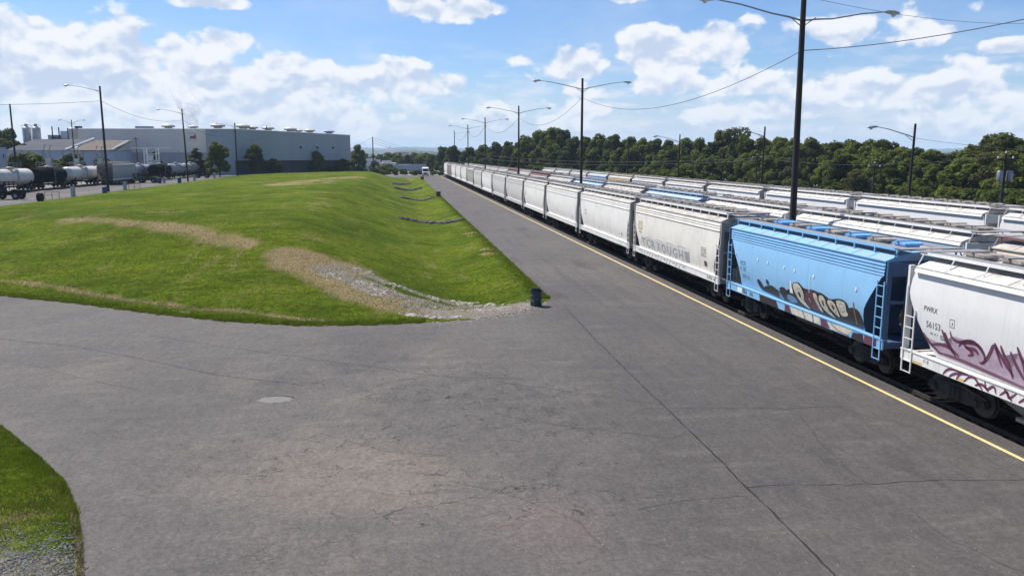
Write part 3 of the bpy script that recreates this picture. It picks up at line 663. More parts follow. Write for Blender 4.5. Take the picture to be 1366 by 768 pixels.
def make_hopper(kind, L, he, detail=True):
    """L = half length of the body shell; origin on the ground at the middle of the car"""
    rows = rows_of(kind, he, L); root = thing('hopper_car', 'x', 'hopper car')
    mb = MB(); nl = 14; vs = []; n = len(rows)
    for z, w_, l in rows:
        for s in (-1, 1):
            for k in range(nl+1): vs.append((s*w_, -l + 2*l*k/nl, z))
    st = 2*(nl+1)
    fs = []
    for i in range(n-1):
        for s in (0, 1):
            for k in range(nl):
                a = i*st + s*(nl+1) + k; fs.append((a, a+1, a+1+st, a+st))
        a = i*st; fs.append((a, a+nl+1, a+nl+1+st, a+st)); fs.append((a+nl, a+st+nl, a+st+2*nl+1, a+2*nl+1))
    fs.append(tuple([k for k in range(nl+1)] + [nl+1+k for k in reversed(range(nl+1))]))
    mb.add(vs, fs)
    if kind == 'A':                                     # pressed ribs below the eave
        for s in (-1, 1):
            for zz in (he-.16, he-.29, he-.42, he-.54): mb.box(min(s*1.57,s*1.612), max(s*1.57,s*1.612), -L+.2, L-.2, zz-.02, zz+.02)
    if kind == 'B':
        for s in (-1, 1):
            mb.box(min(s*1.57,s*1.64), max(s*1.57,s*1.64), -L+.2, L-.2, he-.55, he-.50)
            for zz in (he-.22, he-.36): mb.box(min(s*1.57,s*1.615), max(s*1.57,s*1.615), -L+.2, L-.2, zz-.015, zz+.015)
    if kind == 'C':
        for s in (-1, 1): mb.prism([(s*1.53,he-.02),(s*1.66,he-.05),(s*1.69,he-.17),(s*1.57,he-.18)], 'y', -L+.30, L-.30)
    # vertical weld seams
    if kind != 'C':
        for s in (-1, 1):
            for k in range(1, 5):
                y = -L + 2*L*k/5
                for (z0, w0, _), (z1, w1, _) in zip(rows, rows[1:]):
                    if z1 > he - .6: break
                    mb.add([(s*(w0+.0035), y-.02, z0), (s*(w0+.0035), y+.02, z0), (s*(w1+.0035), y+.02, z1), (s*(w1+.0035), y-.02, z1)], [(0,1,2,3)])
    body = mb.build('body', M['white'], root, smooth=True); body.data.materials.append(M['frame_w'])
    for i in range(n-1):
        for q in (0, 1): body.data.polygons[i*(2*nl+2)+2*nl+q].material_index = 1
    # roof: sloping shoulders up to a flat crown
    Lr = L - (.3 if kind == 'C' else .12); mb = MB()
    mb.prism([(-1.62,he-.015),(-1.62,he+.02),(-1.15,he+.19),(-.6,he+.30),(0,he+.33),(.6,he+.30),(1.15,he+.19),(1.62,he+.02),(1.62,he-.015)], 'y', -Lr, Lr)
    mb.box(-.33, .33, -Lr+.5, Lr-.5, he+.32, he+.37)    # hatch coaming trough
    for k in range(1, 12):
        y = -Lr + 2*Lr*k/12
        for s in (-1, 1): mb.add([(s*1.6,y-.025,he+.045),(s*1.6,y+.025,he+.045),(s*1.15,y+.025,he+.215),(s*1.15,y-.025,he+.215)], [(0,1,2,3)])
    roof = mb.build('roof', M['roof'], root)
    zt = he + .44
    for s in (-1, 1):
        mb = MB(); mb.box(min(s*.58,s*1.16), max(s*.58,s*1.16), -L-.05, L+.05, zt, zt+.035); mb.build('running_board', M['grating'], root)
        mb = MB(); xo = s*1.20
        mb.box(xo-.02, xo+.02, -L-.05, L+.05, zt-.05, zt+.05)
        nb = int(2*L/1.35)
        for k in range(nb+1):
            y = -L + .1 + (2*L-.2)*k/nb
            if kind == 'C': mb.bar((xo, y, zt), (s*1.5, y-.12, he+.05), .03)
            else: mb.box(xo-.025, xo+.025, y-.03, y+.03, he+.16, zt)
            mb.box(min(s*.6,xo), max(s*.6,xo), y-.02, y+.02, zt-.04, zt-.004)
        mb.build('walkway_rail', M['white_trim'], root)
    mb = MB()
    for e in (-1, 1): mb.box(-1.25, 1.25, e*(L+.02)-.28, e*(L+.02)+.28, zt+.036, zt+.06)
    mb.build('end_platform', M['grating'], root)
    nh = 5 if L > 7.5 else 4
    for k in range(nh*2 if detail else nh):
        nn = nh*2 if detail else nh; y = -L + 1.3 + (2*L-2.6)*k/(nn-1); mb = MB()
        mb.box(-.30, .30, -.34, .34, -.02, .12); mb.prism([(-.44,.12),(-.40,.19),(-.14,.23),(.14,.23),(.40,.19),(.44,.12)], 'x', -.38, .38)
        mb.box(-.46, .46, -.03, .03, .20, .27); mb.box(.36, .50, -.1, .1, .06, .18)
        h = mb.build('hatch', M['hatch'], root); h.location = (0, y, he+.37)
    for s in (-1, 1):
        mb = MB(); x0 = s*1.585
        mb.box(min(x0,s*1.645), max(x0,s*1.645), -L-.1, L+.1, .98, 1.33); mb.box(min(s*1.44,s*1.67), max(s*1.44,s*1.67), -L-.1, L+.1, 1.33, 1.37)
        mb.build('side_sill', M['white_trim'], root)
    for e in (-1, 1):
        ye = e*(L+.02); mb = MB()
        for s in (-1, 1):
            mb.box(s*1.53-.09, s*1.53+.09, ye-.05, ye+.05, 1.0, he+.02)
            if kind == 'A': mb.bar((s*1.45, ye, he+.02), (s*1.2, ye, zt), .04)
            mb.bar((s*.55, ye, 1.1), (s*.55, e*(L-.35), he-.3), .05)
        mb.box(-1.5, 1.5, ye-.04, ye+.04, 1.0, 1.25); mb.box(-1.5, 1.5, ye-.035, ye+.035, he-.55, he-.02)
        if kind != 'C':
            mb.box(-1.45, 1.45, ye-.02, ye+.02, 2.7, 2.82); mb.box(-.75, .75, e*(L-.1)-.02, e*(L-.1)+.02, 1.2, he-.1)
        else: mb.box(-1.2, 1.2, e*(L-.35)-.03, e*(L-.35)+.03, 3.0, he-.3)
        mb.box(-1.45, 1.45, min(e*(L-1.9), ye), max(e*(L-1.9), ye), 1.08, 1.2)
        mb.build('end_frame', M['frame_w'], root)
        mb = MB(); mb.box(-.12, .12, min(ye, e*(L+.62)), max(ye, e*(L+.62)), .78, 1.02); mb.box(-.17, .17, e*(L+.52)-.12, e*(L+.52)+.12, .74, 1.06)
        mb.tube([(.4, e*(L+.1), .95), (.42, e*(L+.35), .5), (.3, e*(L+.55), .55)], .03, 6); mb.build('coupler', M['rust'], root)
        if detail:
            for s in (-1, 1):
                mb = MB(); x = s*1.665; top = he-.75 if kind == 'A' else he-1.3; y0, y1 = e*(L-.02), e*(L-.46)
                if kind == 'C': top = he-1.5
                mb.box(x-.018, x+.018, y0-.025, y0+.025, .55, top + (.8 if kind == 'C' else 0)); mb.box(x-.018, x+.018, y1-.02, y1+.02, .95, top)
                z = .58
                while z < top: 
                    mb.box(x-.015, x+.015, min(y0,y1), max(y0,y1), z-.014, z+.014); z += .40
                mb.box(x-.018, x+.018, y1-.02, y1+.02, .56, .96)
                mb.build('ladder', M['white_trim'], root)
            if e == -1:
                mb = MB(); mb.lathe([(.24,-.03),(.28,0),(.24,.03)], 'y', (-.8, e*(L+.12), 2.2), 16); mb.box(-.95,-.65,e*(L+.06)-.05,e*(L+.06)+.05,1.9,2.5); mb.build('hand_brake', M['rust'], root)
    nb = 4 if L > 7.9 else 3
    for k in range(nb):
        y = (-L + 2.6) + (2*L-5.2)*(k+.5)/nb; hw = (2*L-5.0)/nb*.5
        mb = MB(); a = [(-1.35,y-hw,1.26),(1.35,y-hw,1.26),(1.35,y+hw,1.26),(-1.35,y+hw,1.26)]; b = [(-.5,y-.35,.22),(.5,y-.35,.22),(.5,y+.35,.22),(-.5,y+.35,.22)]
        mb.add(a+b, [(0,1,2,3),(7,6,5,4),(0,4,5,1),(1,5,6,2),(2,6,7,3),(3,7,4,0)]); mb.box(-.75,.75,y-.4,y+.4,.10,.22)
        mb.build('discharge_bay', M['black'] if kind != 'C' else M['frame_w'], root)
    mb = MB(); mb.box(-.16, .16, -L, L, .85, 1.2); mb.tube([(-.75,-L*.35,.7),(-.75,L*.1,.7)], .2, 10); mb.build('centre_sill', M['rust'], root)
    for e in (-1, 1):
        tk = ob('truck', truck_me, root); tk.location = (0, e*(L-1.85), -.36)
        for d in (-.89, .89):
            wl = ob('wheel', wheel_me, tk); wl.location = (0, d, 0)
    root['rows'] = 0
    del root['rows']
    return root
SCHEME = {   # colour scheme -> material of each part
 'white': ('white','roof','white_trim','frame_w','hatch'), 'near': ('nearwhite','roof_w','white_trim','white_trim','hatch'), 'cream': ('cream','roof','white_trim','frame_w','hatch'),
 'grey': ('grey','roof','grey','frame_w','hatch'), 'beige': ('beige','roof','white_trim','frame_w','hatch'), 'blue': ('blue','roof_b','blue_trim','frame_b','hatch_b'),
 'blue2': ('paleblue','roof_p','paleblue','frame_b','hatch'), 'paleblue': ('paleblue','roof_w','white_trim','frame_w','hatch'), 'tan': ('tan','roof_w','tan','brownred','hatch'), 'brown': ('brown','roof','brown','frame_w','hatch'),
 'brownred': ('brownred','roof','brownred','frame_w','hatch'), 'tanred': ('tan','roof','brownred','frame_w','hatch')}
def recolour(car, scheme):
    b, r, tr, fr, ht = SCHEME[scheme]
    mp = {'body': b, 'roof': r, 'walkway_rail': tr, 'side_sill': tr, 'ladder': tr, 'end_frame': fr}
    k = 0
    for c in car.children:
        nm = c.name.split('.')[0]
        m = mp.get(nm)
        if nm == 'hatch':
            k += 1; m = ht if (scheme != 'blue' or k % 2) else 'hatch'
        if m: c.material_slots[0].link = 'OBJECT'; c.material_slots[0].material = M[m]
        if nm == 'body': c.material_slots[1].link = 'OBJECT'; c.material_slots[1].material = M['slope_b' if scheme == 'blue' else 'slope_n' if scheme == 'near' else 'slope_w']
GAP = .62
protos = {}
SPEC = {'A': (6.85+.3, 4.30), 'B': (8.45, 4.50), 'C': (7.75, 4.35)}
def get_car(kind, detail):
    key = (kind, detail); L, he = SPEC[kind]
    if key not in protos: protos[key] = (make_hopper(kind, L, he, detail), True); return protos[key][0]
    r, _ = protos[key]; return dup(r)
def place_car(kind, scheme, X, y0, y1, label, group, detail=True, z=0, hs=1.0):
    c = get_car(kind, detail); L = SPEC[kind][0]
    c.location = (X, (y0+y1)/2, z); c.scale = (1, (y1-y0)/(2*(L+GAP)), hs); c['label'] = label; c['group'] = group
    recolour(c, scheme); return c

G1 = 'hopper cars in the nearest row, beside the yellow line'; G2 = 'hopper cars in the middle row'; G3 = 'hopper cars in the farthest row by the woods'
row1 = [(7.3,26.3,'C','near','white rounded hopper car nearest the camera, with purple graffiti and the number 56153'),
 (26.3,41.8,'A','blue','light blue hopper car with cream and black graffiti along its bottom, in the nearest row'),
 (41.8,59.6,'B','cream','off white hopper car with grey letter graffiti and a yellow square, behind the blue one'),
 (59.6,78.2,'B','white','white hopper car second behind the blue one in the nearest row, faintly streaked'),
 (78.2,96.7,'B','white','white hopper car third behind the blue one in the nearest row'),
 (96.7,114.1,'B','white','white hopper car with small yellow tag, fourth behind the blue one'),
 (114.1,133.6,'B','grey','light grey grimy hopper car fifth behind the blue one in the nearest row'),
 (133.6,153,'B','grey','light grey hopper car sixth behind the blue one in the nearest row'),
 (153,172.4,'B','white','white hopper car seventh behind the blue one, between two light grey cars'),
 (172.4,191.4,'B','grey','pale grey hopper car eighth behind the blue one, just before the beige one'),
 (191.4,210.2,'B','beige','beige grey hopper car ninth behind the blue one in the nearest row'),
 (210.2,230.4,'B','white','white hopper car directly behind the beige grey one in the nearest row'),
 (230.4,251,'B','white','white hopper car second behind the beige grey one in the nearest row'),
 (251,272,'B','white','white hopper car just before the narrow brown one, far along the nearest row'),
 (272,292,'B','brown','brown hopper car next to last in the nearest row'),
 (292,314.5,'B','white','white hopper car last in the nearest row, at the far end of the yellow line')]
cars1 = []
for i, (a, b, k, s, lab) in enumerate(row1):
    cars1.append(place_car(k, s, 19.5, a, b, lab, G1, detail=i < 8, z=0 if a < 190 else .1, hs=1.0 + max(0, (a-150)/150)*.08))
row2 = [(0,15.5,'A','white','white hopper car in the middle row partly hidden, nearest the camera at the right edge'),
 (15.9,31.2,'A','tanred','tan hopper car with maroon walkway rails at the right edge, behind the near white car'),
 (31.4,48.4,'C','near','white hopper car with pale walkway rails in the middle row, next to the tan one'),
 (48.4,63.6,'C','near','white hopper car in the middle row between the tallest light pole and a blue car'),
 (63.6,79.7,'A','blue2','nearer of the two pale blue hopper cars in the middle row'),
 (79.7,96.2,'C','cream','cream hopper car in the middle row between the two blue ones'),
 (96.2,113.9,'A','blue2','farther of the two pale blue hopper cars in the middle row'),
 (113.9,133.3,'C','white','white hopper car in the middle row just beyond the farther blue one'),
 (133.3,152.1,'B','brownred','maroon roofed hopper car in the middle row beyond the blue ones'),
 (152.1,167.7,'B','white','white hopper car in the middle row just beyond the maroon one'),
 (167.7,184,'B','brownred','second maroon hopper car in the middle row, farther from the camera')]
y = 184
for j, s in enumerate(['white','cream','white','grey','white','white','cream']):
    row2.append((y, y+17.5, 'B', s, ['white hopper car just beyond the second maroon one in the middle row','cream hopper car third from the maroon cars in the far middle row','far white hopper car in the middle row right before the grey one','pale grey hopper car far away in the middle row','far white hopper car in the middle row just past the grey one','white hopper car last but one in the middle row','cream hopper car at the far end of the middle row'][j])); y += 17.5
for i, (a, b, k, s, lab) in enumerate(row2):
    c = place_car(k, s, 26.6, a, b, lab, G2, detail=(1 <= i <= 7), hs=1.0 if a < 60 else 1.03)
    if s in ('brownred',):
        for ch in c.children:
            if ch.name.startswith('body'): ch.material_slots[0].material = M['cream']
            if ch.name.startswith('roof'): ch.material_slots[0].material = M['brownred']
row3 = [(14,29.5,'C','near','white hopper car nearest the camera in the farthest row, at the right edge'),(29.5,45.3,'C','near','white hopper car second from the right edge in the farthest row'),
 (45.3,61.3,'C','near','white hopper car in the farthest row, right of the tallest light pole'),(61.3,77.6,'C','near','white hopper car in the farthest row, just left of the tallest light pole'),
 (77.6,93.1,'C','white','white hopper car in the farthest row, second left of the tallest light pole'),(93.1,108.4,'C','white','white hopper car in the farthest row directly right of the tan one'),
 (108.4,122.4,'A','tan','tan hopper car with an orange stripe under the roof in the farthest row')]
row3[5] = (93.1,108.4,'C','white','white hopper car in the farthest row, third left of the tallest light pole')
row3 = row3[:6] + [(108.4,124.5,'C','white','white hopper car in the farthest row directly right of the tan one'),(124.5,139.5,'A','tan','tan hopper car with an orange stripe under the roof in the farthest row'),
 (139.5,155,'C','paleblue','pale bluish hopper car in the farthest row directly left of the tan one'),(155,171,'C','white','white hopper car in the farthest row just beyond the pale bluish one'),
 (171,188,'C','white','white hopper car next to last at the far end of the farthest row'),(188,205,'C','white','white hopper car last at the far end of the farthest row')]
for i, (a, b, k, s, lab) in enumerate(row3):
    c = place_car(k, s, 38.6, a, b, lab, G3, detail=i < 5, hs=1.03)
    if s == 'tan':
        mb = MB(); mb.box(-1.66, -1.62, -6.7, 6.7, 3.6, 3.85); mb.build('stripe', simple('orange_stripe', (.5,.20,.05), None, 4, .6), c)

# graffiti and lettering, laid on the shaped side sheets
class Side:
    def __init__(s, car, kind):
        s.car = car; L, he = SPEC[kind]; s.rows = rows_of(kind, he, L); s.sy = car.scale[1]; s.n = 0
    def x(s, z):
        if z < 1.375: return 1.645
        return half_w(z, s.rows)
    def put(s, name, polys, m, lift=None, tri=False):
        s.n += 1; off = lift if lift is not None else .004 + .0022 * s.n
        bm = bmesh.new()
        for p in polys:
            try: bm.faces.new([bm.verts.new((0, a / s.sy, b)) for a, b in p])
            except ValueError: pass
        bmesh.ops.triangulate(bm, faces=bm.faces)
        for z in [r[0] for r in s.rows[1:-1]] + [1.376, 1.374]:
            g = bm.verts[:] + bm.edges[:] + bm.faces[:]
            bmesh.ops.bisect_plane(bm, geom=g, plane_co=(0, 0, z), plane_no=(0, 0, 1))
        for v in bm.verts: v.co.x = -(s.x(v.co.z) + off)
        for f in bm.faces:
            f.normal_update()
            if f.normal.x > 0: f.normal_flip()
        me = bpy.data.meshes.new(name); bm.to_mesh(me); bm.free(); me.materials.append(m)
        return ob(name, me, s.car)
def smoothpoly(p, it=2):
    for _ in range(it):
        q = []
        for i in range(len(p)):
            a, b = p[i], p[(i+1) % len(p)]; q += [(a[0]*.75+b[0]*.25, a[1]*.75+b[1]*.25), (a[0]*.25+b[0]*.75, a[1]*.25+b[1]*.75)]
        p = q
    return p
def stroke(pts, wd, closed=False):
    if closed: pts = pts + [pts[0]]
    out = []
    for (ax, ay), (bx, by) in zip(pts, pts[1:]):
        dx, dy = bx-ax, by-ay; l = math.hypot(dx, dy) or 1; nx, ny = -dy/l*wd/2, dx/l*wd/2; ex, ey = dx/l*wd*.25, dy/l*wd*.25
        out.append([(ax-ex+nx, ay-ey+ny), (bx+ex+nx, by+ey+ny), (bx+ex-nx, by+ey-ny), (ax-ex-nx, ay-ey-ny)])
    return out
def taper(pts, w0):
    n = len(pts); out = []
    L_ = []; R_ = []
    for i, (x, y) in enumerate(pts):
        a = pts[max(0, i-1)]; b = pts[min(n-1, i+1)]; dx, dy = b[0]-a[0], b[1]-a[1]; l = math.hypot(dx, dy) or 1; wd = w0 * math.sin(math.pi * (i+.35)/(n-.3)) ** .6
        L_.append((x-dy/l*wd/2, y+dx/l*wd/2)); R_.append((x+dy/l*wd/2, y-dx/l*wd/2))
    return [[L_[i], L_[i+1], R_[i+1], R_[i]] for i in range(n-1)]
def curve_pts(p, it=2):
    for _ in range(it):
        q = [p[0]]
        for a, b in zip(p, p[1:]): q += [(a[0]*.75+b[0]*.25, a[1]*.75+b[1]*.25), (a[0]*.25+b[0]*.75, a[1]*.25+b[1]*.75)]
        p = q + [p[-1]]
    return p
def text_polys(txt, y_left, y_right, z0, z1, bold=0.0):
    cu = bpy.data.curves.new('t', 'FONT'); cu.body = txt; cu.resolution_u = 3; cu.offset = bold
    o = bpy.data.objects.new('t', cu); COL.objects.link(o); dg = bpy.context.evaluated_depsgraph_get(); dg.update()
    me = bpy.data.meshes.new_from_object(o.evaluated_get(dg)); xs = [v.co.x for v in me.vertices]; ys = [v.co.y for v in me.vertices]
    x0, x1, a, b = min(xs), max(xs), min(ys), max(ys)
    out = [[(y_left + (me.vertices[i].co.x-x0)/(x1-x0)*(y_right-y_left), z0 + (me.vertices[i].co.y-a)/(b-a)*(z1-z0)) for i in p.vertices] for p in me.polygons]
    bpy.data.objects.remove(o); bpy.data.meshes.remove(me); bpy.data.curves.remove(cu)
    return out
def marks(ya, yb, z0, z1, n, seed=0):
    rnd = random.Random(seed); out = []; st = (yb-ya)/n      # lettering too small to read: a row of short upright strokes
    for k in range(n):
        a = ya + st*k; b = a + st*.62; q = rnd.random()
        if q < .12: continue
        if q < .45: out += stroke([(a,z0),(a,z1),(b,z1),(b,z0)], abs(st)*.2)
        elif q < .75: out += stroke([(b,z1),(a,z1),(a,z0),(b,z0)], abs(st)*.2)
        else: out += stroke([(a,z0),(a,z1)], abs(st)*.22) + stroke([(a,z1),(b,z0)], abs(st)*.2)
    return out
def spray(name, c, rough=.5): return simple(name, c, tuple(x*.75 for x in c), 5, rough)
C_cream = spray('cream_spray', (.52,.49,.40)); C_dark = spray('black_spray', (.022,.018,.020)); C_mar = spray('maroon_spray', (.11,.035,.06)); C_rust = spray('brown_spray', (.20,.12,.05))
C_steel = spray('steel_blue_spray', (.13,.22,.36)); C_olive = spray('olive_spray', (.10,.085,.045)); C_wht = spray('white_spray', (.72,.72,.70)); C_mauve = spray('mauve_spray', (.46,.34,.42)); C_plum = spray('plum_spray', (.14,.045,.085)); C_lead = spray('faded_black_lettering', (.06,.058,.06)); C_greyl = spray('faint_grey_spray', (.33,.33,.34)); C_yel = spray('yellow_tag', (.60,.44,.16))

# blue car
S = Side(cars1[1], 'A')
blue_polys = [
('cream', [(-0.05, 2.34), (-0.35, 2.48), (-0.65, 2.47), (-0.95, 2.29), (-1.15, 1.97), (-1.05, 1.74), (-1.65, 1.45), (-1.35, 1.43), (-0.65, 1.62), (-0.25, 2.0)]),
('maroon', [(-1.15, 2.06), (-1.45, 2.3), (-1.85, 2.33), (-2.05, 2.21), (-2.35, 1.79), (-2.55, 1.48), (-1.95, 1.5), (-1.35, 1.62), (-1.15, 1.75)]),
('cream', [(-1.45, 1.96), (-1.65, 1.97), (-1.75, 1.73), (-1.65, 1.73)]),
('cream', [(-1.85, 2.27), (-2.25, 2.29), (-2.35, 1.92), (-2.75, 1.49), (-2.45, 1.51), (-2.05, 1.91)]),
('cream', [(-2.35, 2.18), (-2.65, 2.32), (-2.95, 2.16), (-3.05, 1.84), (-3.45, 1.58), (-3.75, 1.44), (-3.35, 1.47), (-2.75, 1.65), (-2.45, 1.9)]),
('cream', [(-3.05, 2.1), (-3.25, 2.22), (-3.65, 2.16), (-3.85, 1.91), (-4.05, 1.54), (-3.85, 1.58), (-3.25, 1.8)]),
('cream', [(-3.75, 2.23), (-3.95, 2.32), (-4.45, 2.32), (-4.55, 2.18), (-4.55, 1.97), (-4.75, 1.77), (-4.15, 1.61), (-3.95, 1.89)]),
('dark', [(-4.62, 1.85), (-4.75, 2.08), (-4.95, 2.19), (-5.35, 2.19), (-5.6, 2.01), (-5.75, 1.64), (-5.8, 1.49), (-5.5, 1.42), (-5.25, 1.45), (-4.95, 1.46), (-4.75, 1.6)]),
('rust', [(-5.05, 2.41), (-5.12, 2.42), (-5.28, 1.54), (-5.2, 1.54)]),
('dark', [(3.75, 1.93), (3.45, 2.06), (3.05, 1.82), (2.95, 1.54), (3.35, 1.54)]),
('dark', [(2.65, 2.18), (2.35, 2.11), (2.35, 1.86), (2.65, 1.93)]),
('dark', [(2.85, 1.57), (2.5,1.85), (2.05, 1.95), (1.45, 1.8), (1.25, 1.54), (2.15, 1.46)]),
('dark', [(1.45, 1.87), (0.85, 2.1), (0.45, 1.9), (0.65, 1.58)]),
('steel', [(1.75, 1.75), (1.25, 1.75), (0.85, 1.4), (1.25, 1.4)]),
('steel', [(0.65, 1.78), (-0.15, 1.79), (-0.55, 1.52), (0.45, 1.4)])]
cm = {'cream': C_cream, 'dark': C_dark, 'maroon': C_mar, 'rust': C_rust, 'steel': C_steel}
back = smoothpoly([(3.3,1.39),(2.9,1.8),(1.9,1.9),(1.2,1.75),(.6,1.95),(.1,2.05),(-.05,2.38),(-.6,2.55),(-1.0,2.35),(-1.3,2.3),(-1.9,2.4),(-2.3,2.34),(-2.7,2.38),(-3.1,2.22),(-3.6,2.25),(-4.0,2.38),(-4.55,2.36),(-4.8,2.05),(-5.3,1.9),(-5.7,1.5),(-5.6,1.39)], 1)
S.put('graffiti', [back], C_dark)
for k in ('steel', 'maroon', 'dark', 'rust', 'cream'):
    S.put('graffiti', [smoothpoly(p) if k != 'rust' else p for c, p in blue_polys if c == k], cm[k])
ol = []
for c, p in blue_polys:
    if c == 'cream': ol += stroke(smoothpoly(p), .035, True); cx = sum(a for a, b in p)/len(p); cz = sum(b for a, b in p)/len(p); ol += stroke(smoothpoly([(cx+(a-cx)*.45, cz+(b-cz)*.5) for a, b in p]), .022, True)
S.put('graffiti', ol, C_olive)
S.put('graffiti', [smoothpoly([(-0.55, 2.09), (-0.75, 2.08), (-0.85, 1.92), (-0.75, 1.81), (-0.65, 1.92)]), smoothpoly([(-3.4,2.0),(-3.6,2.0),(-3.65,1.8),(-3.5,1.85)]), smoothpoly([(-2.6,2.1),(-2.8,2.0),(-2.85,1.8),(-2.7,1.85)])], C_dark)
sq = []
for a, b in [(6.15, 3.0), (3.55, 3.01), (2.45, 3.0), (0.75, 3.01), (-0.25, 3.0), (-1.95, 2.99), (-5.25, 2.97)]: sq.append([(a-.055,b-.07),(a+.055,b-.07),(a+.055,b+.07),(a-.055,b+.07)])
sq += [[(-1.6,2.2),(-1.64,2.2),(-1.66,2.95),(-1.63,2.98)], [(-.12,1.9),(.2,1.9),(.12,2.5),(.02,2.45)]]
S.put('marking', sq, C_wht)
S.put('sill_graffiti', [[(-0.05, 1.29), (-1.15, 1.32), (-1.45, 0.99), (-0.35, 0.99)], [(-1.25, 1.32), (-2.05, 1.32), (-2.15, 0.99), (-1.55, 0.99)], [(-2.15, 1.31), (-2.65, 1.31), (-2.75, 1.01), (-2.25, 0.99)], [(-3.35, 1.22), (-4.4, 1.31), (-5.25, 1.31), (-4.85, 0.99), (-4.15, 1.02), (-3.65, 1.0)]], C_cream, .006)
S.put('sill_graffiti', [[(0.45, 1.31), (0.05, 1.31), (-0.25, 0.99), (0.45, 0.99)], [(-2.75, 1.31), (-3.25, 1.29), (-3.55, 1.01), (-2.85, 0.99)], [(-6.05, 1.31), (-6.85, 1.31), (-6.85, 0.99), (-6.05, 0.99)]], C_mar, .008)
S.put('sill_graffiti', [[(3.15, 1.32), (1.35, 1.32), (1.05, 0.99), (3.05, 0.99)], [(-5.25, 1.23), (-5.95, 1.3), (-6.05, 0.99), (-5.15, 1.0)]] + stroke([(-1.2,1.3),(-1.5,1.0)], .04) + stroke([(-2.1,1.3),(-2.2,1.0)], .04) + stroke([(-3.6,1.25),(-4.2,1.05),(-5,1.02)], .03), C_dark, .010)
S.put('sill_marking', [[(5.75,1.02),(5.2,1.02),(5.2,1.3),(5.75,1.3)]], C_wht, .006)
S.put('lettering', marks(5.1, 4.5, 1.06, 1.26, 3, 1) + marks(4.2, 3.4, 1.07, 1.25, 4, 2), C_lead, .009)
S.put('lettering', marks(5.6, 4.9, 2.5, 2.68, 3, 3) + marks(5.6, 4.7, 2.2, 2.38, 5, 4) + marks(5.4, 4.5, 1.95, 2.0, 9, 5) + marks(5.4, 4.5, 1.84, 1.89, 9, 6), spray('navy_lettering', (.07,.16,.30)), .004)
# near white car
S = Side(cars1[0], 'C')
mv = [(7.75, 2.02), (6.9, 1.93), (6.45, 1.95), (6.4, 2.35), (5.7, 2.36), (5.2, 2.32), (4.85, 1.92), (4.5, 2.46), (4.15, 2.25), (3.8, 1.96), (3.5, 2.5), (3.0, 2.2), (2.3, 2.6), (1.5, 2.1), (.6, 2.4), (-1, 2.0), (-1, 1.4), (3.2, 1.39), (4.5, 1.45), (6.2, 1.5), (7.2, 1.52)]
S.put('graffiti', [mv], C_mauve)
ns = [[(7.9, 2.14), (7.7,1.95), (7.5, 1.8), (7.0, 1.56)], [(7.5,1.8),(6.9,1.95),(6.5,1.9),(6.1,1.7)], [(6.9, 2.46), (6.75,2.2), (6.5, 1.88), (6.25, 1.65)], [(6.75,2.4),(6.6,2.05),(6.35,1.8)], [(6.5, 2.5), (6.4, 2.25), (6.1,2.2), (5.7, 2.29), (5.2, 2.36), (4.95, 2.1), (4.9,1.9), (5.1, 1.75)], [(6.1,2.05),(5.9, 2.28), (5.5,2.38), (5.3, 2.36), (5.0, 2.15)],
 [(5.9,2.2),(5.6, 2.08), (5.4, 1.97), (5.7,1.85)], [(5.8,2.1),(5.3,2.15),(5.2,2.0)], [(5.2,1.75),(5.0, 1.77), (4.7, 2.14), (4.5, 2.56), (4.35,2.2), (4.2, 1.85)], [(4.5, 2.57), (4.35,2.35), (4.2, 2.18), (4.0, 1.92), (3.75, 1.7)], [(4.25, 2.55), (4.1,2.25), (3.9, 2.03), (3.8,1.6)], [(3.85, 2.45), (3.65,2.1), (3.35, 1.7)], [(3.6, 2.66), (3.45,2.4), (3.3, 2.1), (3.3,1.6)], [(3.4,2.3),(3.0,2.1),(2.7,1.6)], [(3.1,2.6),(2.8,2.2),(2.6,1.8)], [(2.4,2.7),(2.2,2.1),(1.8,1.7)], [(7.2,1.6),(6.2,1.62),(5.2,1.56),(4.2,1.5),(3.2,1.45)]]
S.put('graffiti', [q for p in ns for q in taper(curve_pts(p), .13)], C_plum)
ss_ = [[(6.6,1.0),(6.45, 1.19), (6.2, 1.3), (5.6, 1.31)], [(6.3,1.0),(6.1, 1.15), (5.7, 1.3)], [(5.95,1.0),(5.8, 1.26), (5.4,1.3)], [(5.6,1.02),(5.4, 1.25), (5.15, 1.31), (4.9, 1.1), (4.75,1.0)], [(4.7, 1.3), (4.6, 1.02), (4.3, 1.3), (4.2,1.05)], [(5.1,1.05),(4.8,1.2),(4.5,1.02)], [(4.05, 1.05), (3.75, 1.3), (3.7, 1.02), (3.4, 1.3)], [(3.9,1.3),(3.55,1.02)], [(3.3,1.05),(3.0,1.3),(2.9,1.02)], [(2.7,1.05),(2.4,1.3),(2.2,1.05)]]
S.put('sill_graffiti', [q for p in ss_ for q in taper(curve_pts(p), .09)], C_plum, .008)
S.put('lettering', text_polys('PWRX', 7.85, 7.15, 2.92, 3.10, .012) + text_polys('56153', 7.7, 6.98, 2.38, 2.60, .006), C_lead, .004)
S.put('lettering', stroke([(6.52,2.62),(6.30,2.62),(6.30,2.88),(6.52,2.88)], .018, True) + text_polys('J', 6.45, 6.38, 2.68, 2.80) + marks(7.5, 7.05, 2.17, 2.22, 9, 7)
      + marks(6.98, 6.6, 2.17, 2.23, 6, 8) + marks(6.98, 6.6, 2.08, 2.14, 6, 9) + text_polys('F-9', 7.62, 7.36, 1.12, 1.24), C_lead, .004)
S.put('sill_marking', [[(8.2,1.0),(7.7,1.0),(7.7,1.08),(8.2,1.08)], [(5.9,1.0),(5.6,1.0),(5.6,1.1),(5.9,1.1)]], C_yel, .005)
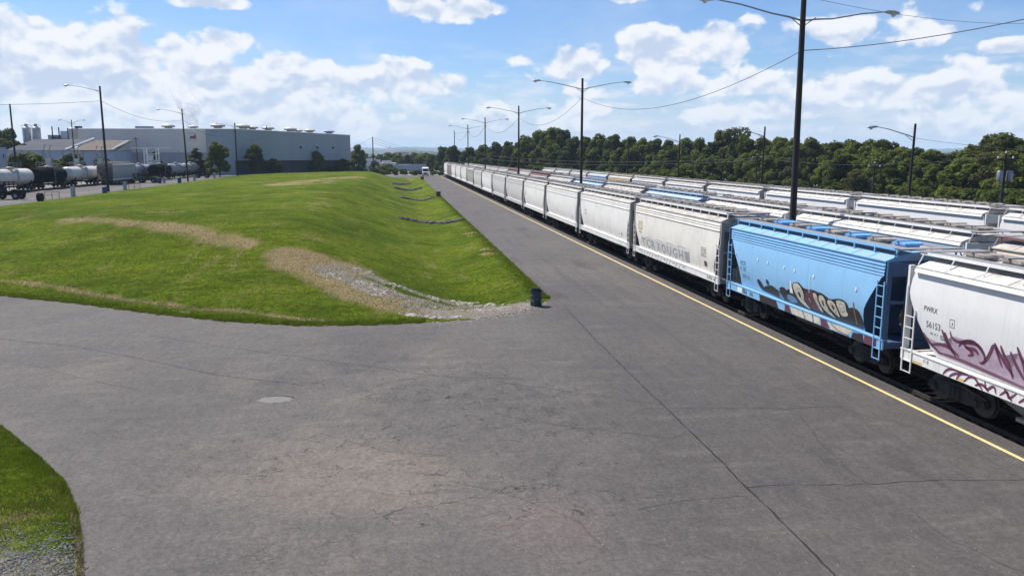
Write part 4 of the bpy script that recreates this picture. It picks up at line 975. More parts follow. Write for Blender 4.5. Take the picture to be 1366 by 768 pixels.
# off white car with faded letters
S = Side(cars1[2], 'B')
letters = 'TCRXOUGHI'; y0 = 6.5; wl = 1.13
zb = []; zo = []
for k, ch in enumerate(letters):
    a = y0 - k*wl; h = 2.28 + .02*k; lean = .12
    cell = [(a+lean, 1.50), (a-wl*.86+lean, 1.50), (a-wl*.86-lean*.4, h), (a-lean*.4, h)]
    zb.append(cell); zo += stroke([cell[0], cell[3], cell[2]], .035) if k % 2 else stroke([cell[3], cell[0]], .05)
S.put('graffiti', zb, simple('thin_grey_spray', (.62,.60,.56), (.50,.49,.47), 3, .5)); S.put('graffiti', zo, C_greyl)
S.put('graffiti', [q for k, ch in enumerate(letters) for q in text_polys(ch, y0-k*wl-.10, y0-k*wl-.86, 1.52, 2.20, .035)], C_greyl)
S.put('tag_plate', stroke([(7.15,2.8),(6.35,2.8),(6.35,3.3),(7.15,3.3)], .10, True) + [[(7.05,2.95),(6.5,2.95),(6.5,3.0),(7.05,3.0)],[(7.05,3.1),(6.5,3.1),(6.5,3.15),(7.05,3.15)]], C_yel)
S.put('lettering', [q for i in range(6) for q in marks(-5.45, -6.3, 2.26+i*.10, 2.315+i*.10, 14, i)] + [[(-5.9,1.72),(-6.3,1.72),(-6.3,2.02),(-5.9,2.02)]] + text_polys('570 4', -6.6, -7.8, 1.08, 1.25) + marks(7.0, 6.4, 2.5, 2.62, 5, 11), C_lead)
S.put('sill_graffiti', [q for k in range(16) for q in stroke([(6.8-k*.62,1.04),(6.6-k*.62,1.28)] if k%3 else [(6.8-k*.62,1.2),(6.4-k*.62,1.2)], .10)], C_greyl, .008)
# small markings on the next cars
for ci, seed in ((3, 1), (4, 2), (5, 3), (6, 4), (7, 5)):
    S = Side(cars1[ci], 'B'); rnd = random.Random(seed)
    S.put('lettering', marks(6.6, 5.9, 2.9, 3.05, 4, seed) + marks(6.6, 5.8, 2.6, 2.75, 5, seed+20) + [[(-6.1,1.7),(-6.4,1.7),(-6.4,2.0),(-6.1,2.0)]], C_greyl)
    if ci == 5: S.put('tag_plate', [[(6.9,2.6),(6.4,2.6),(6.4,3.3),(6.9,3.3)]], C_yel)

# ------------------------------------------------------------------ light poles, wires
def lamp_pole(x, y, z0, h, arms, label, group, r=.19, lean=(0, 0), az=0., armlen=5.2, drop=1.6):
    t_ = thing('light_pole', label, 'light pole', (x, y, z0), 0, group)
    mb = MB(); mb.tube([(0,0,-.5), (lean[0]*.5, lean[1]*.5, h*.5), (lean[0], lean[1], h)], [r, r*.86, r*.68], 12); mb.build('pole', M['pole'], t_, smooth=True)
    for s, zz in arms:
        d = Vector((math.cos(az), math.sin(az), 0)) * s; b = Vector((lean[0], lean[1], h - drop)); L = armlen
        mb = MB(); pts = [b, b + d*L*.35 + Vector((0,0,.42+zz)), b + d*L*.7 + Vector((0,0,.80+zz)), b + d*L + Vector((0,0,1.0+zz))]
        mb.tube([pts[0], pts[0].lerp(pts[1], .5)+Vector((0,0,.03)), pts[1], pts[2], pts[3]], [.055,.05,.045,.04,.035], 6)
        mb.tube([b + Vector((0,0,-.35)), b + d*.9 + Vector((0,0,.22))], .03, 5)
        arm = mb.build('arm', M['galv'], t_)
        e = pts[3]; mb = MB(); vs = []; n = 10
        for (u, wd, hh, zc) in ((0,.06,.06,0),(.15,.12,.10,.01),(.4,.17,.13,.0),(.75,.18,.13,-.03),(1.0,.12,.07,-.04),(1.06,.03,.02,-.05)):
            for k in range(n): a = 2*math.pi*k/n; q = e + d*(u-.1) + Vector((-d.y, d.x, 0))*wd*math.cos(a) + Vector((0,0,zc+hh*math.sin(a))); vs.append(q)
        mb.add(vs, [(i*n+k, i*n+(k+1)%n, (i+1)*n+(k+1)%n, (i+1)*n+k) for i in range(5) for k in range(n)] + [tuple(range(n)), tuple(range(5*n, 6*n))])
        lum = mb.build('lamp_head', M['lamp'], t_, smooth=True)
        mb = MB(); c = e + d*.55 + Vector((0,0,-.10)); mb.lathe([(.15,0),(.15,-.05),(.11,-.14),(.03,-.17)], 'z', tuple(c), 10); mb.build('lens', M['lens'], lum, smooth=True)
    return t_
GP = 'tall double-arm light poles between the nearest and middle rows'
names = ['tallest, nearest dark double-arm light pole, its top cut by the frame', 'second nearest dark double-arm light pole, standing over the white hopper cars', 'third nearest dark double-arm light pole in the line',
 'fourth nearest dark double-arm light pole in the line', 'fifth nearest, small dark light pole in the line', 'farthest, thinnest pole in the line of double-arm light poles']
POLES = [(23.35,44.7,19.2),(23.0,99.4,17.6),(23.0,152.5,17.4),(23.0,211.8,17.9),(23.0,264,18.0),(23.0,327,17.9)]
for i, (x, y, h) in enumerate(POLES):
    arms = [(-1, -.12), (1, -.22)] if i == 0 else [(-1, 0), (1, 0)] if i < 5 else [(1, 0)]
    lamp_pole(x, y, 0, h, arms, names[i], GP, r=.21 if i == 0 else .2, lean=(-.15 if i == 0 else 0, 0), drop=3.4 if i == 0 else 1.35, az=R(9) if i == 0 else R(2), armlen=5.8 if i == 0 else 5.4)
GR = 'single-arm light poles before the woods'
rp = [(48,69.9,11.1,'nearest single-arm light pole before the woods, at the right of the picture',1),(48,101.2,11.9,'single-arm light pole just left of the tallest pole, before the woods',1),(48,133.5,11.7,'single-arm light pole above the white hopper cars left of centre woods',1),(48,164.4,11.0,'thin armless pole standing in front of the dark woods',0)]
for x, y, h, lab, a in rp: lamp_pole(x, y, 0, h, [(-1, 0)] if a else [], lab, GR, r=.15, armlen=3.9, drop=1.3, lean=(.15, 0))
GL = 'light poles along the grass beside the left road'
lp_ = []
for px, top, D_, a, lab in [(133,115,138,1,'one-armed light pole on the left edge of the grass, nearest of its row'),(244.5,145,192,1,'slightly leaning light pole with one arm in front of the black tank car'),
    (313,164,243,1,'light pole with one arm before the grey wall, left of the big middle tree'),(355.5,168,280,1,'light pole with a faint arm before the grey wall, right of the middle tree'),(368,174,300,0,'thin pole without arm right beside another pole before the grey wall'),(497,183,292,0,'thin lone pole at the far right corner of the grass mound')]:
    p = pd(px, top, D_); zb_ = gbase(p.x, p.y) if px != 497 else .3
    lp_.append((p.x, p.y, p.z)); lamp_pole(p.x, p.y, zb_, p.z - zb_, [(-1, 0)] if a else [], lab, GL, r=.22 if px < 300 else .24, armlen=5.0, drop=.9 if px == 133 else 1.2, lean=(-.35 if px == 244.5 else 0, 0))
for px, top, D_, lab in [(13,139,150,'armless dark pole at the far left behind the white tank car')]:
    p = pd(px, top, D_); lamp_pole(p.x, p.y, 1.8, p.z-1.8, [], lab, GL, r=.2)
p = pd(95, 160, 215); lamp_pole(p.x, p.y, 1.8, p.z-1.8, [(-1,0),(1,0)], 'double-arm light pole before the beige roof at the left', GL, r=.17, armlen=2.6, drop=1.0)
def util_pole(px, top, D_, lab, trans=False, h=None, z0=0):
    p = pd(px, top, D_); t_ = thing('utility_pole', lab, 'utility pole', (p.x, p.y, z0), 0, 'utility poles with cross-arms'); h = p.z - z0
    mb = MB(); mb.tube([(0,0,-.3),(0,0,h)], [.15,.11], 8); mb.build('pole', M['pole'], t_)
    mb = MB(); mb.box(-.8,.8,-.06,.06,h-.55,h-.42); mb.build('cross_arm', M['pole'], t_)
    for k in (-.7, 0, .7):
        mb = MB(); mb.lathe([(.03,0),(.07,.05),(.05,.1),(.07,.15),(.02,.2)], 'z', (k, 0, h-.42 if k else h), 8); mb.build('insulator', M['lens'], t_)
    if trans:
        for k in (-.45, .45):
            mb = MB(); mb.lathe([(.22,0),(.24,.05),(.24,.8),(.18,.9)], 'z', (k, -.1, h-2.3), 12); mb.build('transformer', M['galv'], t_, smooth=True)
util_pole(1342, 205, 66, 'utility pole with two grey transformers at the right edge before the woods', True)
util_pole(1167, 218, 95, 'slim utility pole with cross-arm in front of the woods, right of the tallest pole')
util_pole(1010, 207, 125, 'slim utility pole with small cross-arm in front of the woods, left of the tallest pole')
util_pole(181, 183, 225, 'utility pole with cross-arm before the grey factory wall', z0=1.8)
util_pole(417, 193, 300, 'utility pole before the blank right part of the factory wall', z0=1.8)

def wire(a, b, sag, lab, r=.022, n=22, grp='overhead wires'):
    a, b = Vector(a), Vector(b); mb = MB()
    mb.tube([a.lerp(b, k/n) - Vector((0,0,sag*4*(k/n)*(1-k/n))) for k in range(n+1)], r, 4); o = mb.build('overhead_wire', M['wire']); tag(o, lab, 'wire', grp)
tops = [Vector((x, y, h)) for x, y, h in POLES]
att = [Vector((23.3,44.7,14.15)), Vector((23,99.4,15.3)), Vector((23,152.5,15.2)), Vector((23,211.8,15.8)), Vector((23,264,15.9)), Vector((23,327,15.9))]
wn = ['long sagging wire from the tallest light pole to the second one','wire sagging between the second and third double-arm light poles','wire between the third and fourth double-arm light poles','wire between the fourth and fifth double-arm light poles','far wire at the end of the line of double-arm poles']
for i in range(5): wire(att[i], att[i+1], 2.3, wn[i], r=.02 + .006*i)
wire(att[0], pd(1560,-22,34), .5, 'black wire running from the tallest light pole out of the right edge')
wire((22.9,44.7,17.2), pd(1500,18,70), 1.2, 'thin wire from the top of the tallest pole to the right', r=.012)
wire((48,69.9,9.8), (60,46,8.6), .8, 'thin wire from the right single-arm pole towards the transformer pole', r=.014)
a0, a1, a2, a3, a4 = [Vector(q) for q in lp_[:5]]
wire(a0 - Vector((0,0,2.5)), (-75,72,14.5), 1.5, 'wire from the nearest left pole out of the left edge', r=.025)
wire(a0 - Vector((0,0,2.5)), a1 - Vector((0,0,2.6)), 1.6, 'wire between the nearest and the leaning left poles, the upper one', r=.028)
wire(a1 - Vector((0,0,2.8)), a2 - Vector((0,0,2.4)), 2.6, 'wire from the leaning left pole to the next pole before the wall', r=.03)
wire(a2 - Vector((0,0,2.8)), a3 - Vector((0,0,2.4)), 2.6, 'wire sagging between two poles before the grey wall', r=.03)
wire(a4 - Vector((0,0,2.4)), lp_[5], 6, 'wire crossing the blank right part of the factory wall', r=.03)
q = Vector(lp_[5])
for k, lab in ((0, 'upper of three wires dipping right of the lone far pole'), (1, 'middle of three wires dipping right of the lone far pole'), (2, 'lowest of three wires dipping right of the lone far pole')):
    wire(q - Vector((0,0,.2+.9*k)), pd(620, 203+2*k, 420), 2.5, lab, r=.035, grp='three wires by the lone far pole')
for k, lab in ((0, 'upper wire in front of the dark woods'), (1, 'lower wire in front of the dark woods')):
    wire(pd(640, 206+5*k, 210), pd(1010, 211+3*k, 125), 1.2, lab, r=.03)
wire(pd(1010, 209, 125), pd(1342, 208, 66), 1.0, 'wire linking the slim poles before the woods to the transformer pole', r=.02)

# ------------------------------------------------------------------ waste bins and kerb-side things
def bin_(x, y, lab, s=1.0):
    t_ = thing('waste_bin', lab, 'waste bin', (x, y, mound(x, y) + .0 if x < XE else 0), 0, 'steel drums used as waste bins')
    mb = MB(); mb.lathe([(.30*s,0),(.31*s,.02),(.31*s,.25),(.325*s,.27),(.31*s,.29),(.31*s,.55),(.325*s,.57),(.31*s,.59),(.31*s,.84),(.33*s,.86),(.33*s,.89),(.29*s,.89),(.29*s,.55)], 'z', (0,0,0), 24); mb.build('drum', M['bin'], t_, smooth=True)
    mb = MB(); mb.lathe([(.345*s,.78),(.35*s,.87),(.335*s,.915),(.28*s,.90),(.27*s,.70),(.02,.62)], 'z', (0,0,0), 24); mb.build('liner', M['binliner'], t_, smooth=True)
c = gp(715, 408); bin_(c.x, c.y, 'dark waste drum at the near tip of the grass, beside the rubble', 1.0)
c = gp(582, 262); bin_(8.0, c.y, 'small dark waste drum on the grass edge at the end of a rock line', 1.5)
bin_(8.2, 275, 'tiny dark waste drum at the far corner of the grass', 1.9)

# ------------------------------------------------------------------ left: tank cars, hopper, machines
def capsule(mb, r, L, zc, seg=24):
    prof = [(.05, -L)] + [(r*math.sin(a), -L + .55 - .55*math.cos(a)) for a in (R(25), R(50), R(70), R(90))] + [(r, L-.55)] + [(r*math.sin(a), L-.55+.55*math.cos(a)) for a in (R(70), R(50), R(25))] + [(.05, L)]
    mb.lathe(prof, 'y', (0, 0, zc), seg)
def make_tank(L=7.0, r=1.42):
    t_ = thing('tank_car', 'x', 'tank car')
    mb = MB(); capsule(mb, r, L-.5, 2.62); mb.build('tank', M['tank_w'], t_, smooth=True)
    mb = MB(); mb.lathe([(.5,0),(.5,.35),(.42,.42),(.1,.46)], 'z', (0,0,2.62+r-.08), 16); mb.build('dome', M['hatch'], t_, smooth=True)
    mb = MB(); zz = 2.62+r+.12; mb.box(-1.3,1.3,-1.5,-.6,zz,zz+.05); mb.box(-1.3,1.3,.6,1.5,zz,zz+.05); mb.box(-1.3,-.65,-.6,.6,zz,zz+.05); mb.box(.65,1.3,-.6,.6,zz,zz+.05); mb.build('platform', M['grating'], t_)
    mb = MB()
    for sx in (-1.3, 1.3):
        for sy in (-1.5, 0, 1.5): mb.box(sx-.025, sx+.025, sy-.025, sy+.025, zz, zz+.95)
        mb.box(sx-.02, sx+.02, -1.5, 1.5, zz+.9, zz+.95); mb.box(sx-.02, sx+.02, -1.5, 1.5, zz+.45, zz+.49)
    for sy in (-1.5, 1.5): mb.box(-1.3, 1.3, sy-.02, sy+.02, zz+.9, zz+.95)
    mb.build('railing', M['galv'], t_)
    mb = MB()
    for s in (-1, 1): mb.tube([(s*1.45,-.4,1.1),(s*1.5,-.4,2.6),(s*1.3,-.4,zz)], .03, 5); mb.tube([(s*1.45,.0,1.1),(s*1.5,.0,2.6),(s*1.3,.0,zz)], .03, 5)
    for k in range(7):
        for s in (-1, 1): mb.box(s*1.49-.02, s*1.49+.02, -.4, 0, 1.2+k*.4, 1.23+k*.4)
    mb.build('ladder', M['galv'], t_)
    mb = MB()
    for e in (-1, 1):
        mb.box(-1.45, 1.45, e*(L-.25)-.2, e*(L-.25)+.2, .95, 1.15); mb.prism([(-1.2,1.15),(1.2,1.15),(1.28,2.2),(.8,1.5),(0,1.28),(-.8,1.5),(-1.28,2.2)], 'y', e*(L-1.9)-.15, e*(L-1.9)+.15)
        for s in (-1, 1): mb.tube([(s*1.4, e*(L-.1), .4), (s*1.4, e*(L-.1), 2.1), (s*1.4, e*(L-.9), 2.1)], .025, 5)
    mb.box(-.2,.2,-L-.5,L+.5,.85,1.1)
    mb.build('underframe', M['black'], t_)
    for e in (-1, 1):
        tk = ob('truck', truck_me, t_); tk.location = (0, e*(L-1.7), 0)
        for d in (-.89, .89): ob('wheel', wheel_me, tk).location = (0, d, 0)
    mb = MB(); mb.tube([(0,-.05,0),(0,.05,0)], .01); 
    return t_
tproto = make_tank(); used = [False]
def place_tank(x, y0, y1, m, lab, z=1.8):
    t_ = tproto if not used[0] else dup(tproto); used[0] = True
    t_.location = (x, (y0+y1)/2, z); t_.scale = (1, (y1-y0)/15.2, 1); t_['label'] = lab; t_['group'] = 'rail tank cars at the far left'
    for c in t_.children:
        if c.name.split('.')[0] == 'tank': c.material_slots[0].link = 'OBJECT'; c.material_slots[0].material = M[m]
    return t_
TX = -66.5
place_tank(TX, 142.2, 157.4, 'tank_w', 'dirty white tank car at the left edge of the picture')
place_tank(TX, 157.4, 172.2, 'tank_k', 'black tank car between two dirty white tank cars at the left')
place_tank(TX, 172.2, 190, 'tank_w', 'dirty white tank car just right of the black one at the left')
place_tank(TX, 190, 200, 'tank_w', 'short part of a white tank car mostly hidden behind the nearest left light pole')
place_tank(TX, 212, 228, 'tank_g', 'silver tank car with bright rounded end, left of the black one by the leaning pole')
place_tank(TX+4.2, 216, 231, 'tank_k', 'black tank car with its round end facing the camera behind the leaning pole')
place_tank(TX+4.2, 231, 247, 'tank_g', 'silver grey tank car directly right of the black round-ended one')
place_tank(TX+4.2, 247, 263, 'tank_g', 'silver grey tank car farthest away in the left string')
c = place_car('C', 'grey', -62.6, 183.5, 200, 'weathered grey hopper car standing among tank cars at the left, end facing the camera', 'hopper car in the left string', detail=True, z=1.8)
for ch in c.children:
    if ch.name.startswith('body'): ch.material_slots[0].material = M['tank_g']
    if ch.name.startswith('end_frame'): ch.material_slots[0].material = M['brown']

# white loading tower
def at(px, py, D): return pd(px, py, D)
p = at(205, 246, 225); lt = thing('loading_tower', 'white steel loading tower with a wide top platform beside the silver tank car', 'loading tower', (p.x, p.y, 1.8))
mb = MB()
for sx in (-1.6, 1.6):
    for sy in (-1.2, 1.2): mb.box(sx-.16, sx+.16, sy-.16, sy+.16, 0, 8.2)
for z in (1.2, 3.0, 4.8, 6.6): mb.box(-1.7,1.7,-1.35,1.35,z,z+.22)
for z in (1.2, 3.0, 4.8): mb.bar((-1.6,-1.25,z),(1.6,-1.25,z+1.8),.07)
mb.build('frame', M['white_trim'], lt)
mb = MB(); mb.box(-5.2,5.6,-.9,.9,8.2,8.5); mb.box(-.9,1.3,-1.42,-1.36,2.6,4.6); mb.build('platform', M['white_trim'], lt)
mb = MB()
for k in range(9): mb.box(-5+k*1.25,-4.94+k*1.25,-.9,-.84,8.5,9.4)
mb.box(-5,5.1,-.9,-.84,9.36,9.42); mb.build('railing', M['white_trim'], lt)
mb = MB(); mb.box(-.7,.7,-1.25,-.9,5.0,6.4); mb.build('cabin', M['wall_white'], lt)
# filling arms above the tank cars
for px, D_, n_ in [(79,168,'left'),(116,178,'middle'),(147,190,'right')]:
    p = at(px, 240, D_); t_ = thing('filling_arm', '%s of the three filling masts with bent pipes above the left tank cars' % {'left':'leftmost','middle':'middle','right':'rightmost'}[n_], 'filling mast', (p.x-2.5, p.y+2, 1.8), 0, 'filling masts above the tank cars')
    mb = MB(); mb.box(-.6,-.45,-.1,.1,0,7.5); mb.box(.45,.6,-.1,.1,0,7.5); mb.box(-.6,.6,-.1,.1,5.2,5.4); mb.box(-1.6,1.2,-.5,.5,4.6,4.7); mb.build('mast', M['galv'], t_)
    mb = MB(); mb.tube([(-.5,0,4.8),(-.9,0,7.2),(-.6,0,8.6),(-.2,0,8.4)], .12, 6); mb.tube([(.5,0,4.8),(.2,0,7.0),(.6,0,8.5),(.9,0,8.3)], .12, 6); mb.build('pipe', M['galv'], t_)
    mb = MB(); mb.box(-.5,.5,-.4,.4,3.6,5.6); mb.build('control_box', M['silo'], t_)

def vehicle_tractor(px, py, D_, lab, body, big=1.0, rz=0.):
    p = gp(px, py, 1.8); t_ = thing('yard_tractor', lab, 'yard tractor', (p.x, p.y, 1.8), rz, 'low machines parked by the tank cars'); s = big
    mb = MB(); mb.prism([(-1.5*s,.5*s),(-1.5*s,1.0*s),(-.4*s,1.05*s),(-.3*s,.75*s),(.5*s,.75*s),(.6*s,1.15*s),(1.6*s,1.1*s),(1.65*s,.5*s)], 'y', -.7*s, .7*s); mb.build('chassis', body, t_)
    mb = MB()
    for a in (-.5, .4):
        for b in (-.6, .6): mb.box(a*s-.04, a*s+.04, b*s-.04, b*s+.04, .9*s, 2.0*s)
    mb.box(-.7*s,.6*s,-.7*s,.7*s,2.0*s,2.08*s); mb.build('canopy', M['black'], t_)
    mb = MB(); mb.box(-.35*s,.15*s,-.4*s,.4*s,.75*s,.95*s); mb.box(-.4*s,-.28*s,-.4*s,.4*s,.9*s,1.4*s); mb.build('seat', M['rubber'], t_)
    for a, r in ((-1.0,.42),(1.1,.42)):
        for b in (-.75, .75):
            mb = MB(); mb.lathe([(.1*s,-.13*s),(r*s,-.12*s),(r*s,.12*s),(.1*s,.13*s)], 'y', (a*s, b*s, r*s), 16); w_ = mb.build('wheel', M['rubber'], t_); m2 = MB(); m2.lathe([(.05,-.14*s),(.2*s,-.14*s),(.2*s,.14*s),(.05,.14*s)], 'y', (a*s,b*s,r*s), 12); m2.build('rim', M['galv'], w_)
vehicle_tractor(12, 266, 0, 'black yard cart with canopy at the far left edge beside the white tank car', M['black'], 1.25)
vehicle_tractor(198, 244, 0, 'dark green utility cart with yellow front beside the white loading tower', M['green'], 1.3)
vehicle_tractor(183, 244, 0, 'yellow low machine beside the dark green cart', M['yellow'], 1.0)
vehicle_tractor(270, 237.5, 0, 'dark cart parked under the far grey tank car', M['black'], 1.2)
def lathe_thing(name, lab, cat, p, prof, m, grp=None, seg=14):
    mb = MB(); mb.lathe(prof, 'z', (0,0,0), seg); o = mb.build(name, m, None, smooth=True); o.location = p; tag(o, lab, cat, grp)
def cabinet(px, py, lab, s=1.0):
    p = gp(px, py, 1.85); t_ = thing('control_cabinet', lab, 'control cabinet', (p.x, p.y, 1.75), 0, 'grey cabinets along the grass edge')
    mb = MB(); mb.box(-.30*s,.30*s,-.3*s,.3*s,0,1.75*s); mb.box(-.35*s,.35*s,-.35*s,.35*s,1.75*s,1.82*s); mb.build('housing', M['galv'], t_)
    mb = MB(); mb.box(-.24*s,.24*s,-.325*s,-.302*s,.25*s,1.6*s); d = mb.build('door', M['lamp'], t_); mb = MB(); mb.box(.14*s,.19*s,-.36*s,-.326*s,.8*s,1.0*s); mb.build('handle', M['black'], d)
cabinet(98, 262, 'grey upright cabinet on the grass edge left of the nearest left light pole', .85)
cabinet(167, 253, 'grey upright cabinet on the grass edge right of the nearest left light pole', .85)
cabinet(219, 244, 'small grey cabinet on the road edge under the white tower', .85)
cabinet(259.5, 241, 'small grey cabinet just right of the leaning light pole', .85)
cabinet(286, 237.5, 'far small grey cabinet beside the last tank car', .85)
def rail_barrier(px, py, lab, n=3):
    p = gp(px, py, 1.85); mb = MB()
    for k in range(n): mb.box(k*1.0-.04, k*1.0+.04, -.04, .04, 0, 1.2)
    mb.box(0,(n-1)*1.0,-.03,.03,1.12,1.2); mb.box(0,(n-1)*1.0,-.03,.03,.6,.67); o = mb.build('pipe_barrier', M['yellow']); o.location = (p.x, p.y, 1.78); tag(o, lab, 'barrier', 'yellow pipe barriers')
rail_barrier(60, 266, 'yellow pipe barrier on the grass edge near the left edge'); rail_barrier(172, 253, 'yellow pipe barrier beside the second grey cabinet')
p = gp(54, 268.5, 1.85); mb = MB()
mb.lathe([(.2,-.3),(.62,-.28),(.62,-.1),(.25,-.08),(.25,.08),(.62,.1),(.62,.28),(.2,.3)], 'x', (0,0,.62), 18); o = mb.build('hose_reel', M['black']); o.location = (p.x, p.y, 1.78); tag(o, 'round black hose reel beside the yellow pipe barrier', 'hose reel')
for px, py, m, lab in [(140,258,'bluebin','dark blue drum right of the nearest left light pole'),(213,244.5,'bin','dark drum between the cabinets beside the leaning pole'),(239.5,244,'bluebin','blue drum left of the leaning light pole'),(294,231.5,'yellow','yellow drum on the far road before the big dark tree')]:
    p = gp(px, py, 1.85); s = 1.4 if px > 200 else 1.3
    lathe_thing('drum', lab, 'drum', (p.x, p.y, 1.8), [(.30*s,0),(.31*s,.3*s),(.33*s,.31*s),(.31*s,.33*s),(.31*s,.6*s),(.33*s,.61*s),(.31*s,.63*s),(.31*s,.9*s),(.28*s,.92*s)], M[m], 'drums beside the left road')

# low white wall, small sheds
def building(name, lab, cat, px0, px1, pytop, D0, D1, depth, m, roofm, zb=1.8, topz=None, roof_t=.4, openings=()):
    """a box building whose front runs from the pixel column px0 at range D0 to px1 at range D1"""
    a = pd(px0, pytop, D0); b = pd(px1, pytop, D1); zt = a.z if topz is None else topz
    ctr = (a+b)/2; dirv = Vector((b.x-a.x, b.y-a.y, 0)); L = dirv.length; rz = math.atan2(dirv.y, dirv.x)
    t_ = thing(name, lab, cat, (ctr.x, ctr.y, zb), rz); h = zt - zb
    mb = MB(); mb.box(-L/2, L/2, 0, depth, 0, h); mb.build('wall', m, t_)
    mb = MB(); mb.box(-L/2-.2, L/2+.2, -.2, depth+.2, h, h+roof_t); mb.build('roof', roofm, t_)
    for (kind, u0, u1, z0, z1, mm) in openings:
        mb = MB(); mb.box(-L/2+u0*L, -L/2+u1*L, -.12, -.003, z0*h, z1*h); mb.build(kind, M[mm], t_)
    return t_, L, h
building('boundary_wall', 'low white wall with dark posts behind the green cart', 'wall', 183, 203, 230, 235, 235, .5, M['wall_white'], M['concrete'], openings=[('post', .2*k+.05, .2*k+.09, 0, .6, 'black') for k in range(5)])
t_, L, h = building('shed', 'small grey blue shed at the left edge behind the tank car', 'shed', -30, 8, 196.5, 175, 178, 8, M['wall_blue'], M['roof_grey'], openings=[('window', .86, .90, .72, .82, 'glass')])

# ------------------------------------------------------------------ factory
FA0 = pd(104, 171.2, 258); FA1 = pd(311, 172.3, 260); FB1 = pd(467, 180.6, 322)
wh = thing('factory_building', 'long windowless grey factory wall with roof ventilators and a small square sign', 'factory', (FA1.x, FA1.y, 1.8))
o_ = Vector((FA1.x, FA1.y, 1.8))
def quad_wall(mb, a, b, z0a, z0b, z1a, z1b, off=0.):
    d = Vector((b[0]-a[0], b[1]-a[1], 0)).normalized(); n = Vector((d.y, -d.x, 0)) * off
    mb.add([(a[0]+n.x, a[1]+n.y, z0a), (b[0]+n.x, b[1]+n.y, z0b), (b[0]+n.x, b[1]+n.y, z1b), (a[0]+n.x, a[1]+n.y, z1a)], [(0,1,2,3)])
l0 = (FA0.x-o_.x, FA0.y-o_.y); l1 = (0., 0.); l2 = (FB1.x-o_.x, FB1.y-o_.y); zA, zB = FA1.z-1.8, FB1.z-1.8
lm = pd(274, 172, 259.6); lm = (lm.x-o_.x, lm.y-o_.y); band = 7.2
def wall_slab(name, a, b, z0, za, zb_, m, th=.5, z0b=None, off=0.):
    d = Vector((b[0]-a[0], b[1]-a[1], 0)); L = d.length; mb = MB(); z0b = z0 if z0b is None else z0b
    mb.add([(0,-off,0),(L,-off,z0b-z0),(L,-off,zb_-z0),(0,-off,za-z0),(0,th,0),(L,th,z0b-z0),(L,th,zb_-z0),(0,th,za-z0)], [(0,1,2,3),(7,6,5,4),(0,3,7,4),(1,5,6,2),(3,2,6,7),(0,4,5,1)])
    o = mb.build(name, m, wh); o.location = (a[0], a[1], z0); o.rotation_euler = (0, 0, math.atan2(d.y, d.x)); return o
wall_slab('upper_wall', l0, lm, band, zA, zA, M['wall_beige'], off=.15)
wall_slab('lower_wall', l0, lm, 0, band, band, M['wall_grey'])
wall_slab('upper_wall', lm, l1, 0, zA, zA, M['wall_grey'])
wall_slab('end_wall', l1, l2, 4.6, zA, zB, M['wall_grey'], z0b=4.4)
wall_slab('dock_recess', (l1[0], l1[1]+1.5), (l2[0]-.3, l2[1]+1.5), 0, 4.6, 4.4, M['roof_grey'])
bk = (l2[0]-45, l2[1]+90); wall_slab('far_side_wall', l2, bk, 0, zB, zB-1, M['wall_grey'])
mb = MB(); mb.add([(l0[0],l0[1]+.3,zA-.1),(0,.3,zA-.1),(l2[0],l2[1]+.3,zB-.1),(bk[0],bk[1],zB-1),(l0[0],l0[1]+120,zA-.1)], [(0,1,2,3,4)]); mb.build('roof', M['roof_grey'], wh)
d_ = Vector((l0[0], l0[1], 0))
mb = MB(); mb.box(0,.5,0,120,band-.5,zA-.1); q = mb.build('side_wall', M['wall_grey'], wh); q.location = (l0[0], l0[1]+.6, 0)
mb = MB()
for a, b, za, zb_ in ((l0, l1, zA, zA), (l1, l2, zA, zB)):
    mb.tube([(a[0], a[1]-.1, za+.05), (b[0], b[1]-.1, zb_+.05)], .18, 4)
mb.build('parapet_trim', M['wall_white'], wh)
for px, big in [(225,1),(258,.8),(291,1.1),(324.5,1.1),(337,.9),(358,1.0),(387.5,1.1),(398,.8),(413,1),(439,1)]:
    D_ = 264 if px < 311 else 262 + (px-311)/156*62; zr = zA if px < 311 else zA + (zB-zA)*(px-311)/156
    p = pd(px, 175, D_+3); 
    v = MB(); s = big*1.25; v.lathe([(1.0*s,0),(1.0*s,.75*s),(1.7*s,.8*s),(1.75*s,1.15*s),(1.2*s,1.5*s),(.2,1.6*s)], 'z', (0,0,0), 14); vo = v.build('roof_ventilator', M['silo'] if px != 439 else M['wall_blue'], wh, smooth=True); vo.location = (p.x-o_.x, p.y-o_.y, zr-.1)
p = pd(191, 170, 268); mb = MB(); mb.box(-2.6,2.6,0,3,0,1.3); mb.box(-2.2,-.4,-.05,0,.2,1.1); mb.box(.3,2.3,-.05,0,.2,1.1); q = mb.build('rooftop_unit', M['wall_blue'], wh); q.location = (p.x-o_.x, p.y-o_.y, zA-.1)
